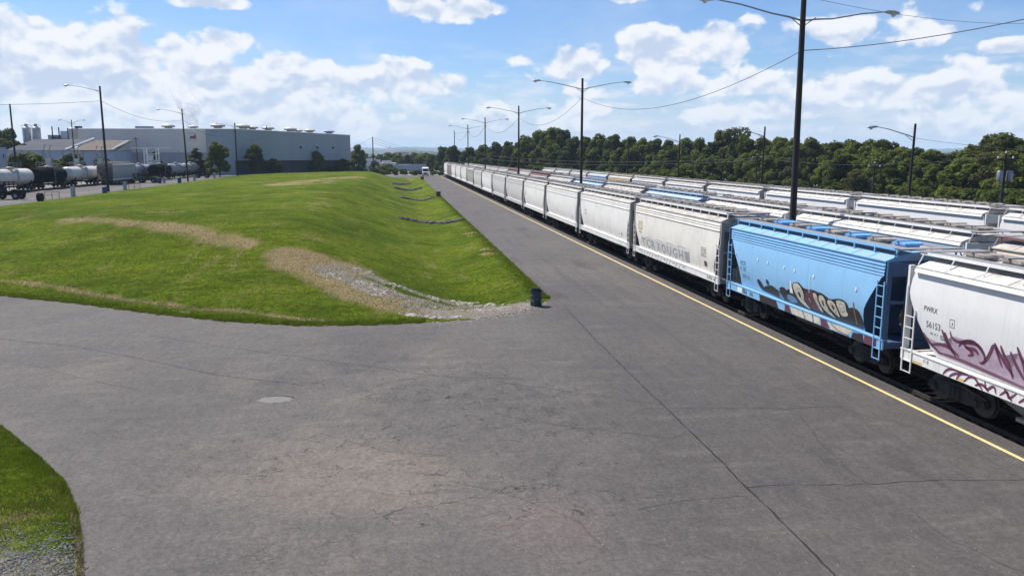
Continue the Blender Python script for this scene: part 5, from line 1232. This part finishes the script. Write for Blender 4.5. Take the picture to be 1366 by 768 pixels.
# square sign with a red-and-black emblem
p = pd(257.8, 182.5, 258); sg = MB(); sg.box(-1.35,1.35,-.06,.06,-1.5,1.5); s_ = sg.build('sign', M['white'], wh); s_.location = (p.x-o_.x, p.y-o_.y-.35, p.z-1.8)
mb = MB(); mb.box(-.85,.8,-.012,0,-.55,.1); mb.build('emblem', C_dark, s_).location = (0,-.07,0)
em = spray('red_emblem', (.42,.03,.03)); mb = MB(); mb.prism([(-.9,.05),(.3,.2),(.55,.75),(.75,.7),(.9,-.1),(.2,-.15)], 'y', -.02, -.008); mb.prism([(-.5,-.2),(.9,-.2),(.6,-.75),(.1,-.6)], 'y', -.02, -.008); mb.build('emblem', em, s_).location = (0,-.07,0)
for k, px in enumerate((391.5, 415, 438.5)):
    tq = (px-311)/156; mb = MB(); mb.box(-.35,.35,-.15,0,-.35,.35); q = mb.build('wall_lamp', M['black'], wh); q.location = (l2[0]*tq+.2, l2[1]*tq-.2, 9.2)
# annex left of the factory
t_, L, h = building('annex_building', 'pale blue grey low factory annex with a brown sloping roof at the left', 'annex', 8, 152, 200.5, 225, 232, 26, M['wall_blue'], M['roof_grey'], roof_t=.05)
mb = MB(); zz = h; 
mb.add([(L*.08,-.3,h+.02),(L/2+.2,-.3,h+.02),(L/2+.2,26,h+3.4),(L*.12,26,h+3.4)], [(0,1,2,3)]); mb.add([(L*.08,-.3,h-.25),(L/2+.2,-.3,h-.25),(L/2+.2,26,h+3.1),(L*.12,26,h+3.1)], [(3,2,1,0)])
mb.build('sloping_roof', M['roof_tan'], t_)
mb = MB(); mb.add([(-L/2,-.3,h+.03),(L*.02,-.3,h+.03),(L*.09,26,h+3.6),(-L/2,26,h+3.6)], [(0,1,2,3)]); mb.build('sloping_roof', M['roof_grey'], t_)
mb = MB(); mb.tube([(L*.04,-.4,h+.2),(L*.11,26,h+3.9)], .35, 4); mb.build('roof_ridge', M['wall_white'], t_)
mb = MB(); mb.tube([(L*.5-.6,-.4,h+.2),(L*.5+.3,18,h+3.0)], .3, 4); mb.build('roof_ridge', M['wall_white'], t_)
for k in range(9):
    mb = MB(); mb.box(-.09,.09,-.22,-.02,0,h); q = mb.build('downpipe', M['galv'], t_); q.location = (-L/2+4+k*5.2, 0, 0)
# silos on the roof and plant machinery
for px, lab in ((36.4,'left of the two beige cylindrical silos above the low roofs'),(49.2,'right of the two beige cylindrical silos above the low roofs')):
    p = pd(px, 185, 270); t_ = thing('silo', lab, 'silo', (p.x, p.y, 1.8), 0, 'pair of beige silos'); zt = pd(px, 171.5, 270).z-1.8
    mb = MB(); mb.lathe([(1.35,0),(1.35,zt),(1.1,zt+.35),(.2,zt+.75)], 'z', (0,0,0), 20); mb.build('tank', M['silo'], t_, smooth=True)
    mb = MB()
    for k in range(10): a = 2*math.pi*k/10; mb.bar((1.4*math.cos(a),1.4*math.sin(a),zt),(1.4*math.cos(a),1.4*math.sin(a),zt+1.1),.035)
    mb.tube([(1.4*math.cos(2*math.pi*k/20),1.4*math.sin(2*math.pi*k/20),zt+1.1) for k in range(21)], .035, 4); mb.build('railing', M['galv'], t_)
    mb = MB(); mb.box(-.4,.4,-.4,.4,zt+.6,zt+1.5); mb.build('top_unit', M['galv'], t_)
p = pd(78, 185, 268); t_ = thing('roof_plant', 'cluster of grey machinery with three dark stacks on the low roof left of the factory', 'machinery', (p.x, p.y, 1.8)); zt = p.z - 1.8
mb = MB(); mb.box(-3.3,3.4,0,4,zt-5.5,zt+1.2); mb.build('housing', M['wall_grey'], t_)
mb = MB(); mb.box(.8,4.6,-.1,3,zt-.4,zt+2.5); mb.build('housing', M['wall_white'], t_)
for k, x in enumerate((-1.6, .5, 3.3)): mb = MB(); mb.lathe([(.18,0),(.18,5.0-.3*k)], 'z', (x,-.4,zt-1), 10); mb.build('stack', M['black'], t_)
mb = MB(); mb.box(-3.4,5.5,-.9,-.2,zt-1.7,zt-.9); mb.box(-7.2,-3.0,-.4,.2,zt-.7,zt-.45); mb.tube([(-2.5,-1,zt-.8),(-1,-1,zt+.3),(1.5,-1,zt-.2),(3,-1,zt-.6)], .25, 6); mb.build('pipework', M['black'], t_)
p = pd(98.5, 180, 262); t_ = thing('dust_collector', 'pale cylindrical dust collector against the left end of the factory roof', 'dust collector', (p.x, p.y, 1.8)); zt = p.z-1.8
mb = MB(); mb.lathe([(.3,zt-3.2),(1.5,zt-1),(1.5,zt+2.0),(1.0,zt+2.4)], 'z', (0,0,0), 16); mb.build('drum', M['silo'], t_, smooth=True); mb = MB(); mb.box(.6,2.6,-.6,.6,zt+1.8,zt+2.8); mb.build('fan_unit', M['black'], t_)
mb = MB()
for s in (-1, 1): mb.box(s*1.2-.1, s*1.2+.1, -.1, .1, 0, zt)
mb.build('leg', M['galv'], t_)

# far right of the factory: low white building, trailers, truck
t_, L, h = building('low_building', 'long low white building beyond the mound with rooftop boxes', 'low building', 470, 529, 218.5, 400, 405, 22, M['wall_white'], M['wall_white'], zb=.5, openings=[('window', .02, .46, .30, .72, 'wall_grey'), ('window', .62, .98, .25, .65, 'wall_grey')])
for (u, wd, hh) in ((-.12, 3.6, 2.2), (.08, 1.6, 1.6), (.3, 2.2, 1.0)):
    mb = MB(); mb.box(u*L-wd, u*L+wd, 4, 9, h+.4, h+.4+hh); mb.build('rooftop_unit', M['wall_grey'], t_)
def trailer(px, py, D_, lab, m, Lx=12.0):
    p = pd(px, py, D_); t_ = thing('box_trailer', lab, 'trailer', (p.x, p.y, 0), 0, 'box trailers at the far end of the lot')
    mb = MB(); mb.box(-Lx/2, Lx/2, 0, 2.5, 1.1, 3.9); mb.build('box', m, t_)
    mb = MB(); mb.box(-Lx/2+.3, Lx/2-.3, .4, 2.1, .9, 1.08); mb.build('frame', M['black'], t_)
    for a in (-Lx/2+1.2, -Lx/2+2.4):
        mb = MB(); mb.lathe([(.1,-.1),(.5,-.1),(.5,2.5),(.1,2.5)], 'y', (a,0,.5), 14); mb.build('wheel', M['rubber'], t_)
trailer(535, 230, 365, 'pale box trailer parked left of two others beyond the hedge', M['wall_blue'], 10); trailer(545, 230, 375, 'white box trailer parked in the middle beyond the hedge', M['wall_white'], 9); trailer(556.5, 230, 375, 'pale box trailer parked just left of the white truck', M['wall_blue'], 9)
p = gp(568, 235.5); t_ = thing('semi_truck', 'white truck cab facing the camera at the far end of the road', 'truck', (p.x, 316, 0))
mb = MB(); mb.prism([(-.2,.55),(-.2,1.6),(.9,1.75),(1.15,3.1),(3.2,3.5),(3.2,.55)], 'x', -1.2, 1.2); mb.build('cab', M['wall_white'], t_)
mb = MB(); mb.add([(-1.0,.93,1.85),(1.0,.93,1.85),(.95,1.10,2.9),(-.95,1.10,2.9)], [(0,1,2,3)]); mb.add([(-1.0,.88,1.85),(1.0,.88,1.85),(.95,1.05,2.9),(-.95,1.05,2.9)], [(0,1,2,3)]); mb.build('windscreen', M['glass'], t_)
mb = MB(); mb.box(-.6,.6,-.26,-.2,.8,1.45); mb.build('grille', M['black'], t_)
mb = MB(); mb.box(-1.22,1.22,-.4,-.15,.45,.75); mb.build('bumper', M['galv'], t_)
for x in (-1.05, 1.05):
    mb = MB(); mb.lathe([(.1,-.18),(.5,-.18),(.5,.18),(.1,.18)], 'x', (x,.7,.5), 14); mb.build('wheel', M['rubber'], t_)
    mb = MB(); mb.box(x-.15,x+.15,-.24,-.2,.9,1.15); mb.build('headlight', M['lens'], t_)
for px, py, D_, m, lab in ((536, 208, 620, 'wall_white', 'small pale house among the far trees, left of centre'), (571, 213, 520, 'white', 'bright white house among the far trees above the truck')):
    p = pd(px, py, D_); t_ = thing('house', lab, 'house', (p.x, p.y, p.z-4.5)); mb = MB(); mb.box(-5,5,0,8,0,4.5); mb.build('wall', M[m], t_); mb = MB(); mb.prism([(-.5,4.5),(4,7.4),(8.5,4.5)], 'x', -5.5, 5.5); mb.build('roof', M['roof_grey'], t_); mb = MB(); mb.box(-3,-1.6,-.06,-.003,1.6,3.0); mb.build('window', M['glass'], t_)
# parked grey cars beyond the middle row

# ------------------------------------------------------------------ trees
def crown_mesh(name, m, seed, h, r, base, n, leaf, shape='round', lobes=16, droop=.0):
    """clumped crown of leaf-sprays; h total height, r radius, base = height where foliage begins"""
    rs = np.random.RandomState(seed); C_ = []
    for k in range(lobes):
        t_ = rs.rand(); a = rs.rand()*2*np.pi
        z = base + (h-base)*(.08 + .80*t_)
        if shape == 'cone': rr = r*(1-t_*.92)*(.35+.5*rs.rand()); cr = r*.34*(1.15-t_*.75)
        elif shape == 'bush': rr = r*.62*rs.rand()**.5; cr = r*.42; z = base+(h-base)*(.25+.5*t_)
        else:
            env = math.sin(math.pi*min(1, .30+.65*t_))**.65; rr = r*.82*env*rs.rand()**.45; cr = r*(.15+.17*rs.rand())
        C_.append((rr*math.cos(a), rr*math.sin(a), z, cr))
    C_ = np.array(C_); wt = C_[:, 3]**2; wt /= wt.sum(); idx = rs.choice(lobes, n, p=wt)
    d = rs.normal(size=(n, 3)); d /= np.linalg.norm(d, axis=1)[:, None]; q = .55 + .5*rs.rand(n)**.6
    c = C_[idx]; P = c[:, :3] + d * (c[:, 3]*q)[:, None] * np.array([1, 1, .78])
    P[:, 2] = np.clip(P[:, 2], base*.6, h*1.02)
    s = leaf*(.55+.8*rs.rand(n)); nn = d + rs.normal(size=(n, 3))*.55 + np.array([0,0,.35]); nn /= np.linalg.norm(nn, axis=1)[:, None]
    ref = rs.normal(size=(n, 3)); u = np.cross(nn, ref); u /= np.linalg.norm(u, axis=1)[:, None]; v = np.cross(nn, u)
    V = np.empty((n*4, 3)); e = .35
    V[0::4] = P - u*s[:, None]; V[1::4] = P - v*(s*e)[:, None] + nn*(s*.2)[:, None]; V[2::4] = P + u*s[:, None]; V[3::4] = P + v*(s*(.5+e))[:, None]
    me = bpy.data.meshes.new(name); me.vertices.add(n*4); me.vertices.foreach_set('co', V.ravel()); me.loops.add(n*4); me.loops.foreach_set('vertex_index', np.arange(n*4, dtype=np.int32))
    me.polygons.add(n); me.polygons.foreach_set('loop_start', np.arange(0, n*4, 4, dtype=np.int32)); me.update(calc_edges=True); me.materials.append(m)
    return me, C_
def trunk_mesh(h, base, r, C_, seed):
    rs = random.Random(seed); mb = MB(); top = base + (h-base)*.75
    mb.tube([(0,0,-.3),(.05*r,0,base*.5),(rs.uniform(-.3,.3),rs.uniform(-.3,.3),base+(top-base)*.5),(rs.uniform(-.4,.4),0,top)], [h*.022, h*.018, h*.012, h*.004], 8)
    for c in C_[:9]:
        z0 = base*.7 + (c[2]-base*.7)*.35
        mb.tube([(0,0,z0),(c[0]*.5,c[1]*.5,z0+(c[2]-z0)*.6),(c[0]*.95,c[1]*.95,c[2])], [h*.009,h*.006,h*.003], 5)
    return mb.mesh('trunk', M['trunk'])
KINDS = {}
def kind(name, m, h, r, base, n, leaf, shape='round', lobes=18):
    L = []
    for s in range(3):
        me, C_ = crown_mesh('crown', M[m], hash(name) % 1000 * 0 + len(KINDS)*10 + s, h, r, base, n, leaf, shape, lobes); L.append((me, trunk_mesh(h, base, r, C_, s)))
    KINDS[name] = (L, h, r)
kind('dark', 'leaf_dark', 14, 5.6, 1.5, 8000, .36, lobes=46)
kind('mid', 'leaf_mid', 14, 5.6, 1.2, 8000, .36, lobes=46)
kind('lite', 'leaf_lite', 13, 5.2, 1.0, 7500, .36, lobes=46)
kind('olive', 'leaf_olive', 14, 5.6, 2.0, 4200, .36, lobes=34)
kind('conifer', 'leaf_dark', 10, 3.0, .8, 3400, .34, 'cone', 22)
kind('bush', 'leaf_mid', 5, 3.0, .2, 2200, .32, 'bush', 10)
kind('darkbush', 'leaf_dark', 5, 3.0, .2, 2200, .32, 'bush', 10)
tn = [0]
def tree(k, x, y, z0, h, label, cat='tree', group='trees of the woods behind the rail yard', wide=1.0, nm=None):
    L, h0, r0 = KINDS[k]; me, tr = L[tn[0] % 3]; tn[0] += 1
    s = h/h0; t_ = thing(nm or ('bush' if 'bush' in k else 'tree'), label, cat, (x, y, z0), random.uniform(0, 6.28), group); t_.scale = (s*wide, s*wide, s)
    ob('crown', me, t_); ob('trunk', tr, t_); return t_
def rng_(px): return interp(px, [545, 600, 700, 800, 950, 1100, 1250, 1366, 1500, 1800, 2300], [430, 340, 300, 270, 220, 180, 150, 132, 118, 95, 80])
SKX = [545,560,575,590,605,625,645,660,680,700,718,735,750,765,780,800,820,840,858,875,895,915,935,950,962,975,988,1000,1020,1040,1060,1080,1100,1118,1135,1150,1165,1182,1200,1220,1240,1262,1280,1295,1310,1325,1345,1366,1400,1450,1500]
SKY = [216,210,206,196,195,196,193,190,188,180,174,168,172,183,181,178,180,181,184,186,186,184,185,188,176,172,177,186,184,182,184,185,191,190,188,189,187,188,196,199,202,206,204,202,190,182,180,184,186,184,184]
kindseq_ = ['dark','dark','mid','dark','dark','dark','mid','dark','dark','mid','mid','mid','dark','dark','mid','mid','dark','mid','mid','dark','dark','mid','mid','dark','olive','olive','lite','dark','mid','mid','mid','mid','mid','dark','mid','dark','mid','dark','mid','dark','mid','dark','dark','lite','olive','olive','mid','dark','mid','mid','dark']
kindseq = ['lite' if (q == 'mid' and n_ % 3 == 0) else q for n_, q in enumerate(kindseq_)]
colw = {'dark':'dark green','mid':'mid green','lite':'yellow green','olive':'pale olive'}
POLE_AT = [(624,'fifth double-arm light pole'),(647,'fourth double-arm light pole'),(692,'third double-arm light pole'),(777,'second double-arm light pole'),(838,'thin armless pole'),(907,'leftmost single-arm light pole'),(1020,'middle single-arm light pole'),(1066,'tallest light pole'),(1167,'slim utility pole'),(1219,'right single-arm light pole'),(1342,'transformer pole')]
TREC = []
NTH = ['nearest','second','third','fourth','fifth','sixth','seventh','eighth','ninth','tenth']
def label_by_poles():
    cls = {}
    for o, phrase, px in TREC:
        m_ = min(POLE_AT, key=lambda q: abs(q[0]-px)); cls.setdefault((phrase, px > m_[0], m_[1]), []).append((abs(px-m_[0]), o))
    for (phrase, right, pole), L in cls.items():
        for k, (_, o) in enumerate(sorted(L, key=lambda q: q[0])):
            o['label'] = '%s%s to the %s of the %s' % (NTH[k] + ' ' if len(L) > 1 else '', phrase, 'right' if right else 'left', pole)
for i, (px, py) in enumerate(zip(SKX, SKY)):
    D_ = rng_(px) + random.uniform(0, 8); p = pd(px, py, D_); h = p.z + .8
    k = kindseq[i]
    lab = ''
    if px == 735: lab = 'tallest rounded green tree on the skyline left of the second double-arm light pole'
    if px == 975: h += 2.2
    if px == 975: lab = 'tall pale olive tree with an airy top standing above the woods'
    if px in (1325, 1345): lab = '%s of the two airy pale olive trees rising above the woods at the right edge' % ('left' if px == 1325 else 'right')
    o = tree(k, p.x, p.y, -.1, h, lab, wide=max(.75, min(1.15, 11.5/h)) * (1.25 if px in (735, 975) else 1))
    if not lab: TREC.append((o, '%s skyline tree' % colw[k], px))
# a second, lower rank in front and a filler rank behind
for i in range(52):
    px = 560 + i*18 + random.uniform(-5, 5); D_ = rng_(px) - random.uniform(9, 15); top = interp(px, SKX, SKY) + random.uniform(13, 24); p = pd(px, top, D_)
    k = random.choice(['dark','mid','lite','conifer','mid','olive' if px > 900 else 'dark'])
    TREC.append((tree(k, p.x, p.y, -.1, max(4, p.z+.5), '', wide=1.0), 'lower %s front tree' % {'conifer':'dark pointed'}.get(k, colw.get(k)), px))
for i in range(46):
    px = 552 + i*20; D_ = rng_(px) + 14; p = pd(px, interp(px, SKX, SKY) + 5, D_); tree('dark', p.x, p.y, -.1, p.z, 'dark tree deep in the woods behind the front rank', wide=1.1)
for i in range(40):
    px = 690 + i*17.5 + random.uniform(-4, 4); D_ = rng_(px) - random.uniform(17, 22); p = pd(px, interp(px, [690,1366], [226,258]) + random.uniform(-10, 2), D_)
    k = 'darkbush' if i % 3 else 'bush'; TREC.append((tree(k, p.x, p.y, -.1, max(2.5, p.z), '', 'bush', 'bushes along the foot of the woods', wide=1.2), '%s low bush' % ('dark' if i % 3 else 'mid green'), px))
label_by_poles()
for px, py, D_, k, lab in [(888,224,196,'lite','bright yellow green bush at the foot of the woods above the white cars'),(915,216,190,'lite','bright yellow green small tree beside the pole at the foot of the woods'),(1143,224,148,'olive','rounded olive bush standing out at the foot of the woods, left of the slim pole'),(1290,206,132,'lite','bright green tree in the front of the woods left of the transformer pole'),(1270,222,128,'conifer','dark spruce-like tree right of the right single-arm pole'),(948,205,200,'conifer','dark pointed tree under the tall pale olive tree'),(1190,205,140,'conifer','dark pointed tree left of the right single-arm pole'),(738,196,270,'conifer','dark broad cone tree under the tallest rounded tree')]:
    p = pd(px, py, D_); tree(k, p.x, p.y, -.1, p.z, lab, wide=1.5 if k == 'conifer' else 1.3)
# trees around the factory
for px, top, D_, k, lab, wd in [(258.5,194,246,'conifer','dark conical tree in front of the factory wall just right of the leaning pole',1.7),(290,187,236,'mid','big loose green tree in front of the grey factory wall, the leftmost of two',.95),(338.5,192,262,'dark','big dark green tree in front of the grey factory wall between two poles',.95),
    (365,211,270,'dark','small dark tree right of the big dark one before the factory',1.3),(393,207,300,'dark','dark rounded tree below the right part of the factory wall',1.1),(422.5,201,300,'lite','yellow green tree in front of the right part of the factory wall',1.0),(457,211,310,'dark','dark spreading tree at the right corner of the factory wall',1.5),
    (407,217,300,'dark','small dark bush-like tree between the rounded and the yellow green trees',1.1),(477,192,345,'mid','green tree just right of the factory corner',.8),(41,203,178,'darkbush','dark shaggy tree behind the black tank car at the left',1.1),(96,204,205,'dark','dark low tree behind the white tank car, left of the double-arm pole',1.2),(103,200,207,'conifer','dark pointed tree right of the double-arm pole at the left',1.3),
    (205,198,235,'conifer','dark tree behind the white loading tower',1.6),(140,209,205,'darkbush','dark bush behind the nearest left light pole',1.3),(196,222,225,'darkbush','dark bush behind the weathered grey hopper car',1.5),(60,212,200,'darkbush','dark hedge-like bush above the black tank car',1.7),(76,213,204,'darkbush','dark hedge-like bush above the left tank cars, near the filling mast',1.6),
    (20,212,200,'darkbush','dark bush behind the white tank car at the left edge',1.8),(500,214,360,'dark','small dark tree in front of the low white building, right of the lone pole',1.2),(517,218,345,'darkbush','dark bushy tree at the right end of the low white building',2.0),(445,212,318,'mid','small green tree left of the spreading dark tree',1.2)]:
    p = pd(px, top, D_); zb_ = gbase(p.x, p.y); tree(k, p.x, p.y, zb_-.1, max(1.5, p.z - zb_ + .3), lab, 'tree', 'trees around the factory', wide=wd)
for i, (px, top) in enumerate([(-20,188),(-5,172),(8,170),(2,182),(20,186),(34,191),(46,195),(-15,180)]):
    p = pd(px, top, 262 if i not in (0,3,4,5,6) else 236); tree('mid' if i % 2 else 'dark', p.x, p.y, 1.7, max(3, p.z-1.5), '%s tree above the low roofs at the left edge, %s' % ('green' if i % 2 else 'dark', ['behind the pole','topmost','beside the silos','under the topmost one','right of the dark pole','among low ones','rightmost one','at the frame edge'][i]), 'tree', 'trees above the low roofs', wide=.9)
hx = [312,322,345,352,375,384,400,415,430,438,452,463,472,481,489,498,508,517,527,538,549,556,562,578,586,594]
for i, px in enumerate(hx):
    D_ = interp(px, [312,460,500,600], [285,315,325,322]); p = pd(px, interp(px, [312,460,530,600], [222,221,226,227]) + random.uniform(-1.5, 1.5), D_); zb_ = gbase(p.x, p.y)
    tree('darkbush' if i % 4 else 'bush', p.x, p.y, zb_-.1, max(1.8, p.z-zb_), 'rounded %s hedge bush at the far end of the lot, %s from the left' % ('dark' if i % 4 else 'green', ['first','second','third','fourth','fifth','sixth','seventh','eighth','ninth','tenth','eleventh','twelfth','thirteenth','fourteenth','fifteenth','sixteenth','seventeenth','eighteenth','nineteenth','twentieth','twenty-first','twenty-second','twenty-third','twenty-fourth','twenty-fifth','twenty-sixth'][i]), 'bush', 'hedge bushes at the far end', wide=1.25, nm='bush')
for i, px in enumerate(list(range(470, 600, 9))):
    for j in range(2):
        D_ = [430, 520][j] + random.uniform(-15, 15); top = [interp(px, [470,485,500,520,540,560,580,600], [202,206,202,204,204,203,207,200]), 205][j] + random.uniform(-2.0, 3.5); top = top + (3 if j == 0 else -2)
        p = pd(px + random.uniform(-3, 3), top, D_); tree(random.choice(['mid','dark','dark','lite']) if j == 0 else 'mid', p.x, p.y, -.1, max(6, p.z), '%s tree from the left in the %s tree belt beyond the low white building' % (['first','second','third','fourth','fifth','sixth','seventh','eighth','ninth','tenth','eleventh','twelfth','thirteenth','fourteenth','fifteenth'][i], 'nearer' if j == 0 else 'farther'), 'tree', 'tree belt beyond the low building' if j == 0 else 'farther tree belt', wide=1.15)

# far wooded land and hills
def ridge(name, D0, D1, zfun, m, n=260, az0=-70, az1=70, rough=1.0, seed=0, label=None):
    rs = np.random.RandomState(seed); V = []; F = []; nr = 9
    nz = rs.rand(nr, n)
    for j in range(nr):
        D_ = D0 + (D1-D0)*j/(nr-1)
        for i in range(n):
            a = R(az0 + (az1-az0)*i/(n-1)); zz = zfun(i/(n-1), a) * math.sin(math.pi*.5*j/(nr-1)) + (nz[j, i]-.5)*rough*(1 if j else 0)
            V.append((D_*math.sin(a), D_*math.cos(a), zz if j else -1))
    for j in range(nr-1):
        for i in range(n-1): a = j*n+i; F.append((a, a+1, a+n+1, a+n))
    return from_vf(name, V, F, m, smooth=False)
struct(ridge('far_woods', 640, 900, lambda u, a: 7 + 2*math.sin(a*40)+1.5*math.sin(a*93), M['leaf_far'], 900, rough=5, seed=1), 'stuff')
struct(ridge('far_woods', 1500, 2600, lambda u, a: 12 + 5*math.sin(a*23+1)+3*math.sin(a*61), M['leaf_far'], 700, rough=7, seed=2), 'stuff')
struct(ridge('hills', 3600, 5200, lambda u, a: 30 + 9*math.sin(a*17+.6)+5*math.sin(a*47+2)+3*math.sin(a*120), M['leaf_far'], 900, rough=9, seed=3))
struct(ridge('hills', 5600, 7600, lambda u, a: 70 + 9*math.sin(a*14+2.2)+6*math.sin(a*38)+3*math.sin(a*110), M['leaf_far'], 900, rough=8, seed=4))
p = pd(520, 196.5, 5000); mb = MB(); mb.bar((0,0,-60),(0,0,0),1.2); mb.box(-4,4,-4,4,-6,4); o = mb.build('water_tower', M['lamp']); o.location = p; tag(o, 'tiny mast-like tower on the blue far hills', 'tower')

# steam rising behind the factory
m_, t, p_ = mat('steam'); t.n.remove(p_); tc = t.new('ShaderNodeTexCoord').outputs['Object']
vol = t.new('ShaderNodeVolumePrincipled'); vol.inputs['Color'].default_value = (1, 1, 1, 1); vol.inputs['Anisotropy'].default_value = .72
dn = t.ss(t.noise(tc, .28, 5, .65), .43, .60, 0, .55); t.put(vol.inputs['Density'], dn); t.l.new(vol.outputs[0], t.n['Material Output'].inputs['Volume'])
bm = bmesh.new()
for px, py, r in [(257,171,2.3),(256,163,2.5),(254,155,3.0),(256,147,3.6),(253,141,3.9),(248,136,3.9),(242,131,3.4),(236,127,2.6)]:
    c = pd(px, py, 330); g = bmesh.ops.create_icosphere(bm, subdivisions=2, radius=r*1.15, matrix=Matrix.Translation(c))
me = bpy.data.meshes.new('steam_plume'); bm.to_mesh(me); bm.free(); me.materials.append(m_)
o = ob('steam_plume', me); rm = o.modifiers.new('r', 'REMESH'); rm.mode = 'VOXEL'; rm.voxel_size = .7
tag(o, 'white plume of steam rising behind the factory roof', 'steam'); struct(o, 'stuff')

# the air between here and the hills
m_, t, p_ = mat('haze'); t.n.remove(p_); vol = t.new('ShaderNodeVolumePrincipled'); vol.inputs['Color'].default_value = (.62, .80, 1, 1)
vol.inputs['Density'].default_value = 1.15e-4; vol.inputs['Anisotropy'].default_value = .0; t.l.new(vol.outputs[0], t.n['Material Output'].inputs['Volume'])
mb = MB(); mb.box(-9500, 9500, -400, 9500, -6, 110); o = mb.build('haze', m_); struct(o, 'stuff')
sc.cycles.volume_bounces = 3
